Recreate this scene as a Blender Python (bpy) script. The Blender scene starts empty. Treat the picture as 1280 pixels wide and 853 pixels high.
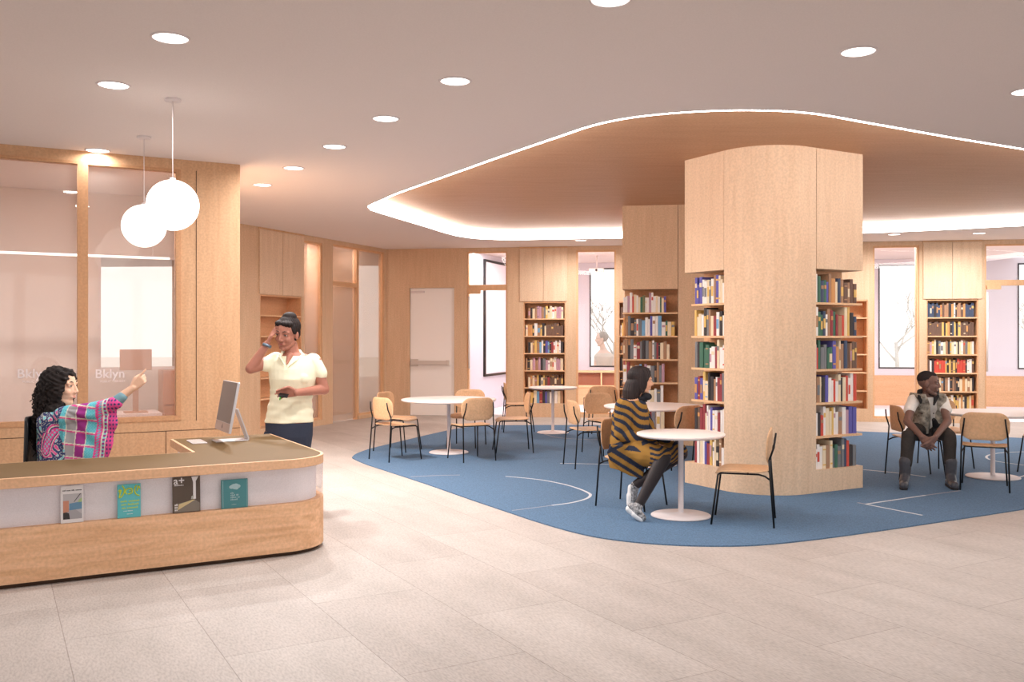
import bpy, bmesh, math, random
from mathutils import Vector, Matrix, Quaternion
random.seed(7)
PI = math.pi
F = 1150.0; HZ = 420.0; EYE = 1.6
CEIL = 3.35; RECESS = 3.5
scene = bpy.context.scene
COL = scene.collection

# ------------------------------------------------------------------ geometry of the place
def P(px, py, D): return Vector(((px-640)/F*D, D, EYE-(py-HZ)/F*D))
def FL(px, py, z=0.0):
    D = (EYE-z)*F/(py-HZ); return Vector(((px-640)/F*D, D, z))
BD = Vector((0.8706, 0.492, 0)); AD = Vector((-0.492, 0.8706, 0))
ANGB = math.atan2(0.492, 0.8706)

class Fr:
    """a local frame: x along a wall, y away behind it, z up"""
    def __init__(s, o, ang):
        s.o = Vector((o[0], o[1], 0)); s.a = ang
        s.x = Vector((math.cos(ang), math.sin(ang), 0)); s.y = Vector((-math.sin(ang), math.cos(ang), 0))
    def u(s, px, v=0.0):           # where the sight line of px meets the plane y=v
        o = s.o + s.y*v; k = (px-640)/F
        t = (k*o.y - o.x)/(s.x.x - k*s.x.y); return t
    def z(s, px, py, v=0.0):
        w = s.w(s.u(px, v), v); return EYE-(py-HZ)/F*w.y
    def w(s, u, v, z=0.0): return s.o + s.x*u + s.y*v + Vector((0, 0, z))

# ------------------------------------------------------------------ materials
def lin(c):
    r = []
    for v in c[:3]:
        v = v/255.0
        r.append(v/12.92 if v <= 0.04045 else ((v+0.055)/1.055)**2.4)
    return (r[0], r[1], r[2], 1.0)
MATS = {}
def newmat(name):
    m = bpy.data.materials.new(name); m.use_nodes = True
    nt = m.node_tree; b = nt.nodes['Principled BSDF']; MATS[name] = m
    return m, nt, b
def mat(name, c, rough=0.6, metal=0.0, noise=0.0, scale=60.0, bump=0.0, spec=0.3, stretch=(1, 1, 1), c2=None, coat=0.0):
    if name in MATS: return MATS[name]
    m, nt, b = newmat(name)
    b.inputs['Base Color'].default_value = lin(c); b.inputs['Roughness'].default_value = rough
    b.inputs['Metallic'].default_value = metal; b.inputs['Specular IOR Level'].default_value = spec
    if noise > 0 or bump > 0 or c2:
        tc = nt.nodes.new('ShaderNodeTexCoord'); mp = nt.nodes.new('ShaderNodeMapping'); mp.inputs['Scale'].default_value = stretch
        nz = nt.nodes.new('ShaderNodeTexNoise'); nz.inputs['Scale'].default_value = scale; nz.inputs['Detail'].default_value = 4
        nt.links.new(tc.outputs['Object'], mp.inputs['Vector']); nt.links.new(mp.outputs[0], nz.inputs['Vector'])
        cr = nt.nodes.new('ShaderNodeValToRGB')
        a = lin(c); k = noise
        cr.color_ramp.elements[0].position = 0.3; cr.color_ramp.elements[1].position = 0.7
        if c2: cr.color_ramp.elements[0].color = a; cr.color_ramp.elements[1].color = lin(c2)
        else:
            cr.color_ramp.elements[0].color = (a[0]*(1-k), a[1]*(1-k), a[2]*(1-k), 1)
            cr.color_ramp.elements[1].color = (min(1, a[0]*(1+k)), min(1, a[1]*(1+k)), min(1, a[2]*(1+k)), 1)
        nt.links.new(nz.outputs[0], cr.inputs[0]); nt.links.new(cr.outputs[0], b.inputs['Base Color'])
        if bump > 0:
            bp = nt.nodes.new('ShaderNodeBump'); bp.inputs['Strength'].default_value = bump; bp.inputs['Distance'].default_value = 0.01
            nt.links.new(nz.outputs[0], bp.inputs['Height']); nt.links.new(bp.outputs[0], b.inputs['Normal'])
    return m
def wood(name, c, horiz=False, k=0.055, speck=0.11, rough=0.55, streak=None):
    if name in MATS: return MATS[name]
    m, nt, b = newmat(name); a = lin(c)
    N = nt.nodes.new; L = nt.links.new
    tc = N('ShaderNodeTexCoord'); mp = N('ShaderNodeMapping'); mp.inputs['Scale'].default_value = (1.0, 9, 12) if horiz else (11, 11, 0.9)
    L(tc.outputs['Object'], mp.inputs['Vector'])
    n1 = N('ShaderNodeTexNoise'); n1.inputs['Scale'].default_value = 1.6; n1.inputs['Detail'].default_value = 6; n1.inputs['Distortion'].default_value = 0.6
    L(mp.outputs[0], n1.inputs['Vector'])
    n2 = N('ShaderNodeTexNoise'); n2.inputs['Scale'].default_value = 48; n2.inputs['Detail'].default_value = 2
    L(tc.outputs['Object'], n2.inputs['Vector'])
    r1 = N('ShaderNodeValToRGB'); e = r1.color_ramp.elements
    e[0].position = 0.28; e[1].position = 0.72
    s = streak or (1-2*k)
    e[0].color = (a[0]*(1-k*1.3), a[1]*(1-k*1.9), a[2]*(1-k*2.4), 1)
    e[1].color = (min(1, a[0]*(1+k*.6)), min(1, a[1]*(1+k*.7)), min(1, a[2]*(1+k)), 1)
    L(n1.outputs[0], r1.inputs[0])
    r2 = N('ShaderNodeValToRGB'); f = r2.color_ramp.elements; f[0].position = 0.35; f[1].position = 0.65
    f[0].color = (1-speck*1.2,)*3+(1,); f[1].color = (1,)*4
    L(n2.outputs[0], r2.inputs[0])
    mx = N('ShaderNodeMix'); mx.data_type = 'RGBA'; mx.blend_type = 'MULTIPLY'; mx.inputs[0].default_value = 1
    L(r1.outputs[0], mx.inputs[6]); L(r2.outputs[0], mx.inputs[7])
    L(mx.outputs[2], b.inputs['Base Color'])
    b.inputs['Roughness'].default_value = rough; b.inputs['Specular IOR Level'].default_value = 0.25
    return m
def emit(name, c, s):
    if name in MATS: return MATS[name]
    m, nt, b = newmat(name)
    b.inputs['Base Color'].default_value = lin(c); b.inputs['Emission Color'].default_value = lin(c); b.inputs['Emission Strength'].default_value = s
    return m
def glass(name, tint=(255, 255, 255), refl=0.9, haze=0.0, hazec=(220, 205, 200)):
    if name in MATS: return MATS[name]
    m, nt, b = newmat(name); N = nt.nodes.new; L = nt.links.new
    nt.nodes.remove(b); out = nt.nodes['Material Output']
    tr = N('ShaderNodeBsdfTransparent'); tr.inputs[0].default_value = lin(tint)
    gl = N('ShaderNodeBsdfGlossy'); gl.inputs['Roughness'].default_value = 0.02
    fr = N('ShaderNodeFresnel'); fr.inputs[0].default_value = 1.45
    mm = N('ShaderNodeMath'); mm.operation = 'MULTIPLY'; mm.inputs[1].default_value = refl; L(fr.outputs[0], mm.inputs[0])
    mx = N('ShaderNodeMixShader'); L(mm.outputs[0], mx.inputs[0]); L(tr.outputs[0], mx.inputs[1]); L(gl.outputs[0], mx.inputs[2])
    last = mx
    if haze > 0:
        df = N('ShaderNodeBsdfDiffuse'); df.inputs[0].default_value = lin(hazec)
        m2 = N('ShaderNodeMixShader'); m2.inputs[0].default_value = haze; L(mx.outputs[0], m2.inputs[1]); L(df.outputs[0], m2.inputs[2]); last = m2
    L(last.outputs[0], out.inputs[0]); return m

WOOD = wood('oak_wall_panel', (222, 189, 156))
WOODL = wood('pale_oak_cabinet', (230, 201, 171))
WOODF = wood('oak_frame', (228, 184, 142))
WOODC = wood('oak_ceiling_panel', (205, 160, 125), horiz=True, k=0.05)
WOODH = wood('oak_desk_front', (232, 188, 148), horiz=True, k=0.15)
WOODS = wood('oak_shelf', (238, 196, 154), horiz=True, k=0.04)
WOODB = wood('oak_shelf_back', (226, 176, 134), horiz=True, k=0.04)
PLY = wood('chair_plywood', (222, 180, 140), horiz=True, k=0.04)
BLACK = mat('black_steel', (22, 22, 24), 0.4)
WHITE = mat('white_laminate', (236, 226, 222), 0.45, noise=0.02, scale=90)
WHITEM = mat('white_metal', (222, 212, 212), 0.5)
LINO = mat('brown_linoleum', (104, 80, 47), 0.75, noise=0.10, scale=160)
FELT = mat('pale_grey_felt', (240, 234, 236), 0.95, noise=0.05, scale=140, bump=0.1)
PLASTER = mat('white_plaster', (232, 222, 220), 0.9, noise=0.015, scale=30)
LAV = mat('lavender_plaster', (204, 202, 216), 0.9, noise=0.02, scale=60)
CEILM = mat('warm_grey_ceiling', (234, 225, 222), 0.95, noise=0.03, scale=110)
PINKW = mat('office_wall_paint', (216, 206, 200), 0.95, noise=0.02, scale=90)
DOORW = mat('white_door_paint', (246, 240, 236), 0.6)
GREYM = mat('brushed_grey_metal', (205, 195, 188), 0.45, metal=0.3)
ALU = mat('silver_aluminium', (205, 203, 206), 0.35, metal=0.4)
DARKSH = mat('shadow_gap', (70, 52, 40), 0.9)
GLASS = glass('clear_glass', (255, 254, 254), 0.5)
GLASSD = glass('tinted_office_glass', (250, 243, 240), 1.0, 0.16, (226, 216, 210))
GLASSS = glass('frosty_partition_glass', (250, 244, 240), 0.6, 0.22, (235, 212, 194))
ACRYL = glass('acrylic_strip', (254, 254, 255), .5, 0.0)
LED = emit('led_white', (255, 251, 247), 15.0)
LEDD = emit('downlight_diffuser', (255, 250, 244), 4.0)
GLOBE = emit('opal_globe', (255, 248, 240), 1.6)

# ------------------------------------------------------------------ mesh helpers
class MB:
    def __init__(s): s.bm = bmesh.new()
    def box(s, x0, x1, y0, y1, z0, z1, m=0):
        vs = [s.bm.verts.new((x, y, z)) for x in (x0, x1) for y in (y0, y1) for z in (z0, z1)]
        for f in ((0, 1, 3, 2), (4, 6, 7, 5), (0, 4, 5, 1), (2, 3, 7, 6), (0, 2, 6, 4), (1, 5, 7, 3)):
            q = s.bm.faces.new([vs[i] for i in f]); q.material_index = m
        return s
    def prism(s, pts, z0, z1, m=0):
        lo = [s.bm.verts.new((p[0], p[1], z0)) for p in pts]; hi = [s.bm.verts.new((p[0], p[1], z1)) for p in pts]
        n = len(pts)
        a = s.bm.faces.new(hi); b = s.bm.faces.new(lo[::-1]); a.material_index = b.material_index = m
        for i in range(n):
            q = s.bm.faces.new((lo[i], lo[(i+1) % n], hi[(i+1) % n], hi[i])); q.material_index = m
        return s
    def strip(s, pts, z0, z1, m=0):
        lo = [s.bm.verts.new((p[0], p[1], z0)) for p in pts]; hi = [s.bm.verts.new((p[0], p[1], z1)) for p in pts]
        for i in range(len(pts)-1):
            q = s.bm.faces.new((lo[i], lo[i+1], hi[i+1], hi[i])); q.material_index = m
        return s
    def tube(s, pts, r, n=8, m=0, caps=True):
        pts = [Vector(p) for p in pts]; rr = r if isinstance(r, (list, tuple)) else [r]*len(pts)
        rings = []; prev = None
        for i, p in enumerate(pts):
            d = (pts[min(i+1, len(pts)-1)]-pts[max(i-1, 0)]).normalized()
            if prev is None:
                a = d.orthogonal().normalized()
            else:
                a = (prev - d*prev.dot(d)); a = a.normalized() if a.length > 1e-6 else d.orthogonal().normalized()
            prev = a; b = d.cross(a)
            rings.append([s.bm.verts.new(p+(a*math.cos(t)+b*math.sin(t))*rr[i]) for t in [2*PI*k/n for k in range(n)]])
        for i in range(len(rings)-1):
            for k in range(n):
                q = s.bm.faces.new((rings[i][k], rings[i][(k+1) % n], rings[i+1][(k+1) % n], rings[i+1][k])); q.material_index = m; q.smooth = True
        if caps:
            for rg in (rings[0][::-1], rings[-1]):
                q = s.bm.faces.new(rg); q.material_index = m
        return s
    def lathe(s, prof, c=(0, 0, 0), n=48, m=0):
        rings = []
        for r, z in prof:
            rings.append([s.bm.verts.new((c[0]+r*math.cos(2*PI*k/n), c[1]+r*math.sin(2*PI*k/n), c[2]+z)) for k in range(n)] if r > 1e-5 else [s.bm.verts.new((c[0], c[1], c[2]+z))])
        for i in range(len(rings)-1):
            A, B = rings[i], rings[i+1]
            for k in range(n):
                if len(A) == 1 and len(B) == 1: continue
                if len(A) == 1: vs = (A[0], B[(k+1) % n], B[k])
                elif len(B) == 1: vs = (A[k], A[(k+1) % n], B[0])
                else: vs = (A[k], A[(k+1) % n], B[(k+1) % n], B[k])
                q = s.bm.faces.new(vs); q.material_index = m; q.smooth = True
        return s
    def sphere(s, c, r, M=None, seg=20, ring=12, m=0):
        if not isinstance(r, (list, tuple)): r = (r, r, r)
        R = M if M is not None else Matrix.Identity(3)
        c = Vector(c); prev = None; rings = []
        for i in range(ring+1):
            th = PI*i/ring
            if i in (0, ring): rings.append([s.bm.verts.new(c+R@Vector((0, 0, r[2]*math.cos(th))))])
            else: rings.append([s.bm.verts.new(c+R@Vector((r[0]*math.sin(th)*math.cos(2*PI*k/seg), r[1]*math.sin(th)*math.sin(2*PI*k/seg), r[2]*math.cos(th)))) for k in range(seg)])
        for i in range(ring):
            A, B = rings[i], rings[i+1]
            for k in range(seg):
                if len(A) == 1: vs = (A[0], B[k], B[(k+1) % seg])
                elif len(B) == 1: vs = (A[k], B[0], A[(k+1) % seg])
                else: vs = (A[k], B[k], B[(k+1) % seg], A[(k+1) % seg])
                q = s.bm.faces.new(vs); q.material_index = m; q.smooth = True
        return s
    def cap(s, p0, r0, p1, r1, n=14):
        p0 = Vector(p0); p1 = Vector(p1); d = p1-p0
        if d.length < 1e-5: return s.sphere(p0, r0)
        dn = d.normalized(); pts = []; rr = []
        for i in range(1, 5):
            t = PI/2*i/5+0.001; pts.append(p0-dn*r0*math.cos(t)); rr.append(max(1e-4, r0*math.sin(t)))
        pts.append(p0); rr.append(r0)
        for i in range(1, 4): pts.append(p0+d*i/4); rr.append(r0+(r1-r0)*i/4)
        pts.append(p1); rr.append(r1)
        for i in range(4, 0, -1):
            t = PI/2*i/5+0.001; pts.append(p1+dn*r1*math.cos(t)); rr.append(max(1e-4, r1*math.sin(t)))
        return s.tube(pts, rr, n)
    def loft(s, rings, n=28, m=0):
        """rings: (centre, half axis a, half axis b)"""
        R = []
        for c, a, b in rings:
            c = Vector(c); a = Vector(a); b = Vector(b)
            R.append([s.bm.verts.new(c+a*math.cos(2*PI*k/n)+b*math.sin(2*PI*k/n)) for k in range(n)])
        for i in range(len(R)-1):
            for k in range(n):
                q = s.bm.faces.new((R[i][k], R[i][(k+1) % n], R[i+1][(k+1) % n], R[i+1][k])); q.smooth = True; q.material_index = m
        s.bm.faces.new(R[0][::-1]).material_index = m; s.bm.faces.new(R[-1]).material_index = m
        return s
    def mesh(s, name):
        bmesh.ops.recalc_face_normals(s.bm, faces=s.bm.faces[:])
        me = bpy.data.meshes.new(name); s.bm.to_mesh(me); s.bm.free(); return me
    def build(s, name, mats, parent=None, loc=None, rot=0.0, smooth=False, bevel=0):
        me = s.mesh(name)
        for m in (mats if isinstance(mats, (list, tuple)) else [mats]): me.materials.append(m)
        if smooth:
            for p in me.polygons: p.use_smooth = True
        o = bpy.data.objects.new(name, me); COL.objects.link(o)
        if loc is not None: o.location = loc
        o.rotation_euler = (0, 0, rot)
        if parent: o.parent = parent
        if bevel:
            b = o.modifiers.new('bevel', 'BEVEL'); b.width = bevel; b.segments = 2; b.limit_method = 'ANGLE'
        return o
def evalmesh(o):
    dg = bpy.context.evaluated_depsgraph_get(); dg.update()
    me = bpy.data.meshes.new_from_object(o.evaluated_get(dg)); return me
def blob(mb, name, m, voxel=0.006, smooth=4, parent=None, disp=None, dec=None):
    """merge closed overlapping shapes into ONE continuous skin"""
    o = mb.build(name, m)
    r = o.modifiers.new('r', 'REMESH'); r.mode = 'VOXEL'; r.voxel_size = voxel; r.use_smooth_shade = True
    if smooth:
        q = o.modifiers.new('s', 'SMOOTH'); q.factor = 0.5; q.iterations = smooth
    if dec:
        q = o.modifiers.new('d', 'DECIMATE'); q.ratio = dec
    me = evalmesh(o); o.modifiers.clear(); old = o.data; o.data = me; bpy.data.meshes.remove(old)
    me.materials.clear()
    for x in (m if isinstance(m, (list, tuple)) else [m]): me.materials.append(x)
    for p in me.polygons: p.use_smooth = True
    if disp:
        n_ = len(me.vertices); co = [0.0]*(3*n_); me.vertices.foreach_get('co', co); nn = [0.0]*(3*n_); me.vertices.foreach_get('normal', nn)
        for i in range(n_):
            q = disp(Vector(co[3*i:3*i+3]), Vector(nn[3*i:3*i+3])); co[3*i:3*i+3] = (q[0], q[1], q[2])
        me.vertices.foreach_set('co', co); me.update()
    if parent: o.parent = parent
    return o
def tag(o, label=None, cat=None, group=None, kind=None):
    if label: o['label'] = label
    if cat: o['category'] = cat
    if group: o['group'] = group
    if kind: o['kind'] = kind
    return o
def empty(name, loc=(0, 0, 0), rot=0.0, label=None, cat=None, group=None, kind=None, parent=None):
    o = bpy.data.objects.new(name, None); COL.objects.link(o); o.location = loc; o.rotation_euler = (0, 0, rot); o.empty_display_size = 0.1
    if parent: o.parent = parent
    return tag(o, label, cat, group, kind)
def struct(o): o['kind'] = 'structure'; return o
def copy_tree(o, parent=None):
    c = o.copy(); COL.objects.link(c)
    if parent is not None: c.parent = parent
    for ch in list(o.children): copy_tree(ch, c)
    return c
def spline(pts, closed=True, n=8):
    out = []; N = len(pts)
    rng = range(N) if closed else range(N-1)
    for i in rng:
        g = lambda j: Vector(pts[j % N]) if closed else Vector(pts[max(0, min(N-1, j))])
        p0, p1, p2, p3 = g(i-1), g(i), g(i+1), g(i+2)
        for k in range(n):
            t = k/n
            out.append(0.5*((2*p1)+(-p0+p2)*t+(2*p0-5*p1+4*p2-p3)*t*t+(-p0+3*p1-3*p2+p3)*t**3))
    if not closed: out.append(Vector(pts[-1]))
    return out
def text(body, size, name, m, parent=None, M=None, bold=False, extrude=0.0006):
    cu = bpy.data.curves.new(name, 'FONT'); cu.body = body; cu.size = size; cu.extrude = extrude; cu.resolution_u = 3
    if bold: cu.offset = size*0.014
    cu.space_character = 1.03
    o = bpy.data.objects.new(name+'_src', cu); COL.objects.link(o)
    me = evalmesh(o); bpy.data.objects.remove(o); bpy.data.curves.remove(cu)
    me.materials.clear(); me.materials.append(m)
    t = bpy.data.objects.new(name, me); COL.objects.link(t)
    if parent: t.parent = parent
    if M is not None: t.matrix_local = M
    return t

# ------------------------------------------------------------------ room frames
W0 = P(483, 0, 18.6); W0 = Vector((W0.x, 18.6, 0)); W1 = Vector((590/F*16.77, 16.77, 0))
WB = Fr(W0, math.atan2(W1.y-W0.y, W1.x-W0.x))
S0 = Vector((-337/F*14.38, 14.38, 0)); S1 = W0
SB = Fr(S0, math.atan2(S1.y-S0.y, S1.x-S0.x))
L1 = Vector((-340/F*9.40, 9.40, 0)); L0 = Vector((-640/F*8.38, 8.38, 0))
LA = math.atan2(L1.y-L0.y, L1.x-L0.x)
LB = Fr(L1, LA)          # u negative to the left

# ------------------------------------------------------------------ floor, ceiling
def floor_mat():
    m, nt, b = newmat('stone_floor'); N = nt.nodes.new; L = nt.links.new
    tc = N('ShaderNodeTexCoord'); mp = N('ShaderNodeMapping'); L(tc.outputs['Object'], mp.inputs['Vector'])
    # object is turned so that its x axis runs along the joints
    br = N('ShaderNodeTexBrick'); br.inputs['Scale'].default_value = 1.0; br.inputs['Brick Width'].default_value = 1.34; br.inputs['Row Height'].default_value = 0.672
    br.inputs['Mortar Size'].default_value = 0.0024; br.inputs['Mortar Smooth'].default_value = 0.2; br.inputs['Bias'].default_value = 0.0
    br.inputs['Color1'].default_value = lin((192, 184, 178)); br.inputs['Color2'].default_value = lin((184, 175, 169)); br.inputs['Mortar'].default_value = lin((152, 142, 135))
    L(mp.outputs[0], br.inputs['Vector'])
    mp2 = N('ShaderNodeMapping'); mp2.inputs['Rotation'].default_value = (0, 0, 0.7); mp2.inputs['Scale'].default_value = (0.7, 2.2, 1); L(tc.outputs['Object'], mp2.inputs['Vector'])
    n1 = N('ShaderNodeTexNoise'); n1.inputs['Scale'].default_value = 1.7; n1.inputs['Detail'].default_value = 8; n1.inputs['Roughness'].default_value = 0.6; L(mp2.outputs[0], n1.inputs['Vector'])
    r1 = N('ShaderNodeValToRGB'); r1.color_ramp.elements[0].position = 0.3; r1.color_ramp.elements[1].position = 0.7
    r1.color_ramp.elements[0].color = (0.86, 0.85, 0.84, 1); r1.color_ramp.elements[1].color = (1.06, 1.05, 1.05, 1); L(n1.outputs[0], r1.inputs[0])
    n2 = N('ShaderNodeTexNoise'); n2.inputs['Scale'].default_value = 42; n2.inputs['Detail'].default_value = 5; L(mp2.outputs[0], n2.inputs['Vector'])
    r2 = N('ShaderNodeValToRGB'); r2.color_ramp.elements[0].position = 0.32; r2.color_ramp.elements[1].position = 0.6
    r2.color_ramp.elements[0].color = (0.80, 0.79, 0.79, 1); r2.color_ramp.elements[1].color = (1.03, 1.03, 1.03, 1); L(n2.outputs[0], r2.inputs[0])
    m1 = N('ShaderNodeMix'); m1.data_type = 'RGBA'; m1.blend_type = 'MULTIPLY'; m1.inputs[0].default_value = 1
    m2 = N('ShaderNodeMix'); m2.data_type = 'RGBA'; m2.blend_type = 'MULTIPLY'; m2.inputs[0].default_value = 1
    L(br.outputs[0], m1.inputs[6]); L(r1.outputs[0], m1.inputs[7]); L(m1.outputs[2], m2.inputs[6]); L(r2.outputs[0], m2.inputs[7])
    L(m2.outputs[2], b.inputs['Base Color']); b.inputs['Roughness'].default_value = 0.55; b.inputs['Specular IOR Level'].default_value = 0.25
    return m
FLOORM = floor_mat()
# floor object: local x along A, local y along -B  (row joints parallel to A)
fo = MB(); fo.box(-22, 34, -22, 16, -0.15, 0)
u0 = 0.332
flo = fo.build('floor', FLOORM, None, (BD*u0), ANGB+PI/2); struct(flo)

recess_px = [(461, 257), (479, 249), (496, 241.5), (563, 217.6), (629, 194), (696, 171), (740, 156.5), (789, 146.6), (855, 140), (935, 137.3), (1014, 141), (1094, 154.5), (1194, 172), (1280, 186)]
def CP(px, py):
    D = (CEIL-EYE)*F/(HZ-py); return ((px-640)/F*D, D)
rec = [CP(*p) for p in recess_px]
e = Vector(rec[-1]); rec += [(e.x+1.7, e.y+0.95), (e.x+3.6, e.y+2.1), (e.x+5.0, e.y+3.5), (e.x+5.1, e.y+5.0), (e.x+4.2, e.y+6.1)]
rec += [CP(*p) for p in [(1280, 282.5), (1180, 287.5), (1079, 291.7), (930, 296), (775, 298), (700, 299), (629, 300), (576, 296), (523, 281), (470, 265), (462, 261)]]
REC = [Vector((p.x, p.y)) for p in spline([Vector((a, b, 0)) for a, b in rec], True, 6)]

def poly_hole(outer, inner, z, half, name, m):
    cu = bpy.data.curves.new(name, 'CURVE'); cu.dimensions = '2D'; cu.fill_mode = 'BOTH'; cu.extrude = half
    for loop in (outer, inner):
        if not loop: continue
        sp = cu.splines.new('POLY'); sp.points.add(len(loop)-1)
        for i, p in enumerate(loop): sp.points[i].co = (p[0], p[1], 0, 1)
        sp.use_cyclic_u = True
    o = bpy.data.objects.new(name+'_src', cu); COL.objects.link(o); me = evalmesh(o); bpy.data.objects.remove(o)
    me.materials.clear(); me.materials.append(m)
    r = bpy.data.objects.new(name, me); COL.objects.link(r); r.location = (0, 0, z); return r
outer = [(-13, -3.5), (11.2, -3.5), (11.2, 22.2), (-13, 23.5)]
ce = poly_hole(outer, REC, CEIL+0.08, 0.08, 'ceiling', CEILM); struct(ce)
def offs(loop, d):
    out = []; n = len(loop); area = sum(loop[i].x*loop[(i+1) % n].y-loop[(i+1) % n].x*loop[i].y for i in range(n))
    s = 1 if area > 0 else -1
    for i in range(n):
        t = (loop[(i+1) % n]-loop[i-1]).normalized(); out.append(loop[i]+Vector((-t.y, t.x))*d*s)
    return out
pan = MB(); pan.prism([tuple(p) for p in offs(REC, -0.02)], RECESS, RECESS+0.06)
pn = pan.build('ceiling_recess_panel', WOODC); struct(pn)
cl = MB(); a = offs(REC, 0.004); b2 = offs(REC, 0.035); n = len(a)
va = [cl.bm.verts.new((p.x, p.y, CEIL)) for p in a]; vb = [cl.bm.verts.new((p.x, p.y, CEIL)) for p in b2]
vc = [cl.bm.verts.new((p.x, p.y, CEIL+0.11)) for p in b2]; vd = [cl.bm.verts.new((p.x, p.y, CEIL+0.11)) for p in a]
for i in range(n):
    j = (i+1) % n
    for q in ((va[i], va[j], vb[j], vb[i]), (vb[i], vb[j], vc[j], vc[i]), (vc[i], vc[j], vd[j], vd[i]), (vd[i], vd[j], va[j], va[i])): cl.bm.faces.new(q)
cv = cl.build('cove_light', LED); tag(cv, 'continuous white LED cove light lining the curved timber ceiling recess', 'light')

# ------------------------------------------------------------------ walls
def wallobj(mb, name, mats, fr): o = mb.build(name, mats, None, fr.o, fr.a); struct(o); return o
U = WB.u; TH = 0.32
# back wall
mb = MB(); zt = CEIL
DOOR_T = WB.z(540, 360); TR0 = WB.z(610, 363); TR1 = WB.z(610, 356)
def full(a, b): mb.box(U(a), U(b), 0, TH, 0, zt)
full(483, 512); mb.box(U(512), U(567.7), 0, TH, DOOR_T, zt); full(567.7, 583.5)
HD = WB.z(640, 314)
mb.box(U(583.5), U(634), 0, TH, HD, zt); full(634, 654); mb.box(U(654), U(707), 0, TH, 2.27, zt); mb.box(U(654), U(707), 0, TH, 0, 0.27)
full(707, 720); mb.box(U(720), U(770), 0, TH, HD, zt); mb.box(U(720), U(770), 0, TH, 0, 0.07); full(770, 773); mb.box(U(773), U(822), 0, TH, 2.27, zt); mb.box(U(773), U(822), 0, TH, 0, 0.24)
full(822, 1037); mb.box(U(1037), U(1085), 0, TH, 2.27, zt); mb.box(U(1037), U(1085), 0, TH, 0, 0.24); full(1085, 1091)
HD2 = WB.z(1120, 307)
mb.box(U(1091), U(1149), 0, TH, HD2, zt); mb.box(U(1091), U(1149), 0, TH, 0, 0.07); full(1149, 1158); mb.box(U(1158), U(1223), 0, TH, 2.27, zt); mb.box(U(1158), U(1223), 0, TH, 0, 0.2); full(1223, 1231)
mb.box(U(1231), U(1300), 0, TH, HD2, zt); full(1300, 1420)
wallobj(mb, 'wall_back', WOOD, WB)

# white fire door
d = empty('door_1', WB.w(U(512.4), 0.03), WB.a); struct(d)
w = U(567.3)-U(512.4)
MB().box(0, w, 0, 0.05, 0.004, DOOR_T-0.004).build('door_leaf', DOORW, d)
MB().box(0.02, w-0.12, -0.055, -0.02, 1.02, 1.10).box(0.02, 0.16, -0.04, 0, 0.99, 1.13).box(w-0.16, w-0.10, -0.04, 0, 1.01, 1.11).build('push_bar', GREYM, d)
MB().box(0.02, 0.3, -0.03, 0, DOOR_T-0.1, DOOR_T-0.06).build('door_closer', WHITEM, d)

def glazed_door(name, fr, pa, pb, zh, tr0, tr1, g, frame_m, fw=0.05, closer=True, pull=True, mid=False):
    """door leaf of glass under a fixed transom; pa..pb are its jambs"""
    ua, ub = fr.u(pa), fr.u(pb); w = ub-ua
    e = empty(name, fr.w(ua, 0.02), fr.a); struct(e)
    f = MB(); f.box(0, fw*.6, 0, .09, 0, zh).box(w-fw*.6, w, 0, .09, 0, zh).box(fw*.6, w-fw*.6, 0, .09, tr0, tr1).box(fw*.6, w-fw*.6, 0, .09, zh-0.03, zh).build('door_frame', frame_m, e)
    MB().box(fw*.6, w-fw*.6, .04, .05, tr1, zh-0.03).build('transom_pane', g, e)
    MB().box(fw*.6, w-fw*.6, .04, .052, 0.02, tr0-0.01).build('glass_leaf', g, e)
    if closer: MB().box(fw*.7, fw*.7+0.24, -0.03, 0.03, tr0-0.07, tr0).build('door_closer', frame_m, e)
    if pull: MB().tube([(fw*.9, -0.01, 0.95), (fw*.9, -0.01, tr0-0.12)], 0.018, 8).build('door_pull', DOORW, e)
    return e
glazed_door('door_2', WB, 583.5, 634, HD, TR0, TR1, GLASS, WOODF)
glazed_door('door_3', WB, 1231, 1300, HD2, WB.z(1250, 357), WB.z(1250, 350), GLASS, WOODF)
def fixed_window(name, fr, pa, pb, z0, z1, g, frame_m, fw=0.035, dep=.09):
    ua, ub = fr.u(pa), fr.u(pb); w = ub-ua
    e = empty(name, fr.w(ua, 0.02), fr.a); struct(e)
    MB().box(0, fw, 0, dep, z0, z1).box(w-fw, w, 0, dep, z0, z1).box(fw, w-fw, 0, dep, z1-fw, z1).box(fw, w-fw, 0, dep, z0, z0+fw).build('window_frame', frame_m, e)
    MB().box(fw, w-fw, .045, .055, z0+fw, z1-fw).build('pane', g, e)
    return e
fixed_window('window_1', WB, 720, 770, 0.07, HD, GLASS, WOODF)
fixed_window('window_2', WB, 1091, 1149, 0.07, HD2, GLASS, WOODF)

# side wall (left, far)
U = SB.u; mb = MB(); zt = CEIL
mb.box(-0.05, U(325), 0, TH, 0, zt); mb.box(U(325), U(377), 0, TH, 2.27, zt).box(U(325), U(377), 0, TH, 0, 0.10); mb.box(U(377), U(380), 0, TH, 0, zt)
zs = SB.z(400, 300); mb.box(U(380), U(403), 0, TH, CEIL-0.09, zt).box(U(380), U(403), 0, TH, 0, 0.10)
mb.box(U(403), U(416), 0, TH, 0, zt); mb.box(U(416), U(483)+0.05, 0, 0.12, CEIL-0.07, zt)
mb.box(U(480.5), U(483), 0, .12, 0, CEIL-0.07); mb.box(U(448.5), U(480.5), 0, 0.12, 0, 0.07)
wallobj(mb, 'wall_left', WOOD, SB)
fixed_window('window_3', SB, 380, 403, 0.10, CEIL-0.09, GLASSS, WOODF)
TS0 = SB.z(431, 358); TS1 = SB.z(431, 353)
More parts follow.
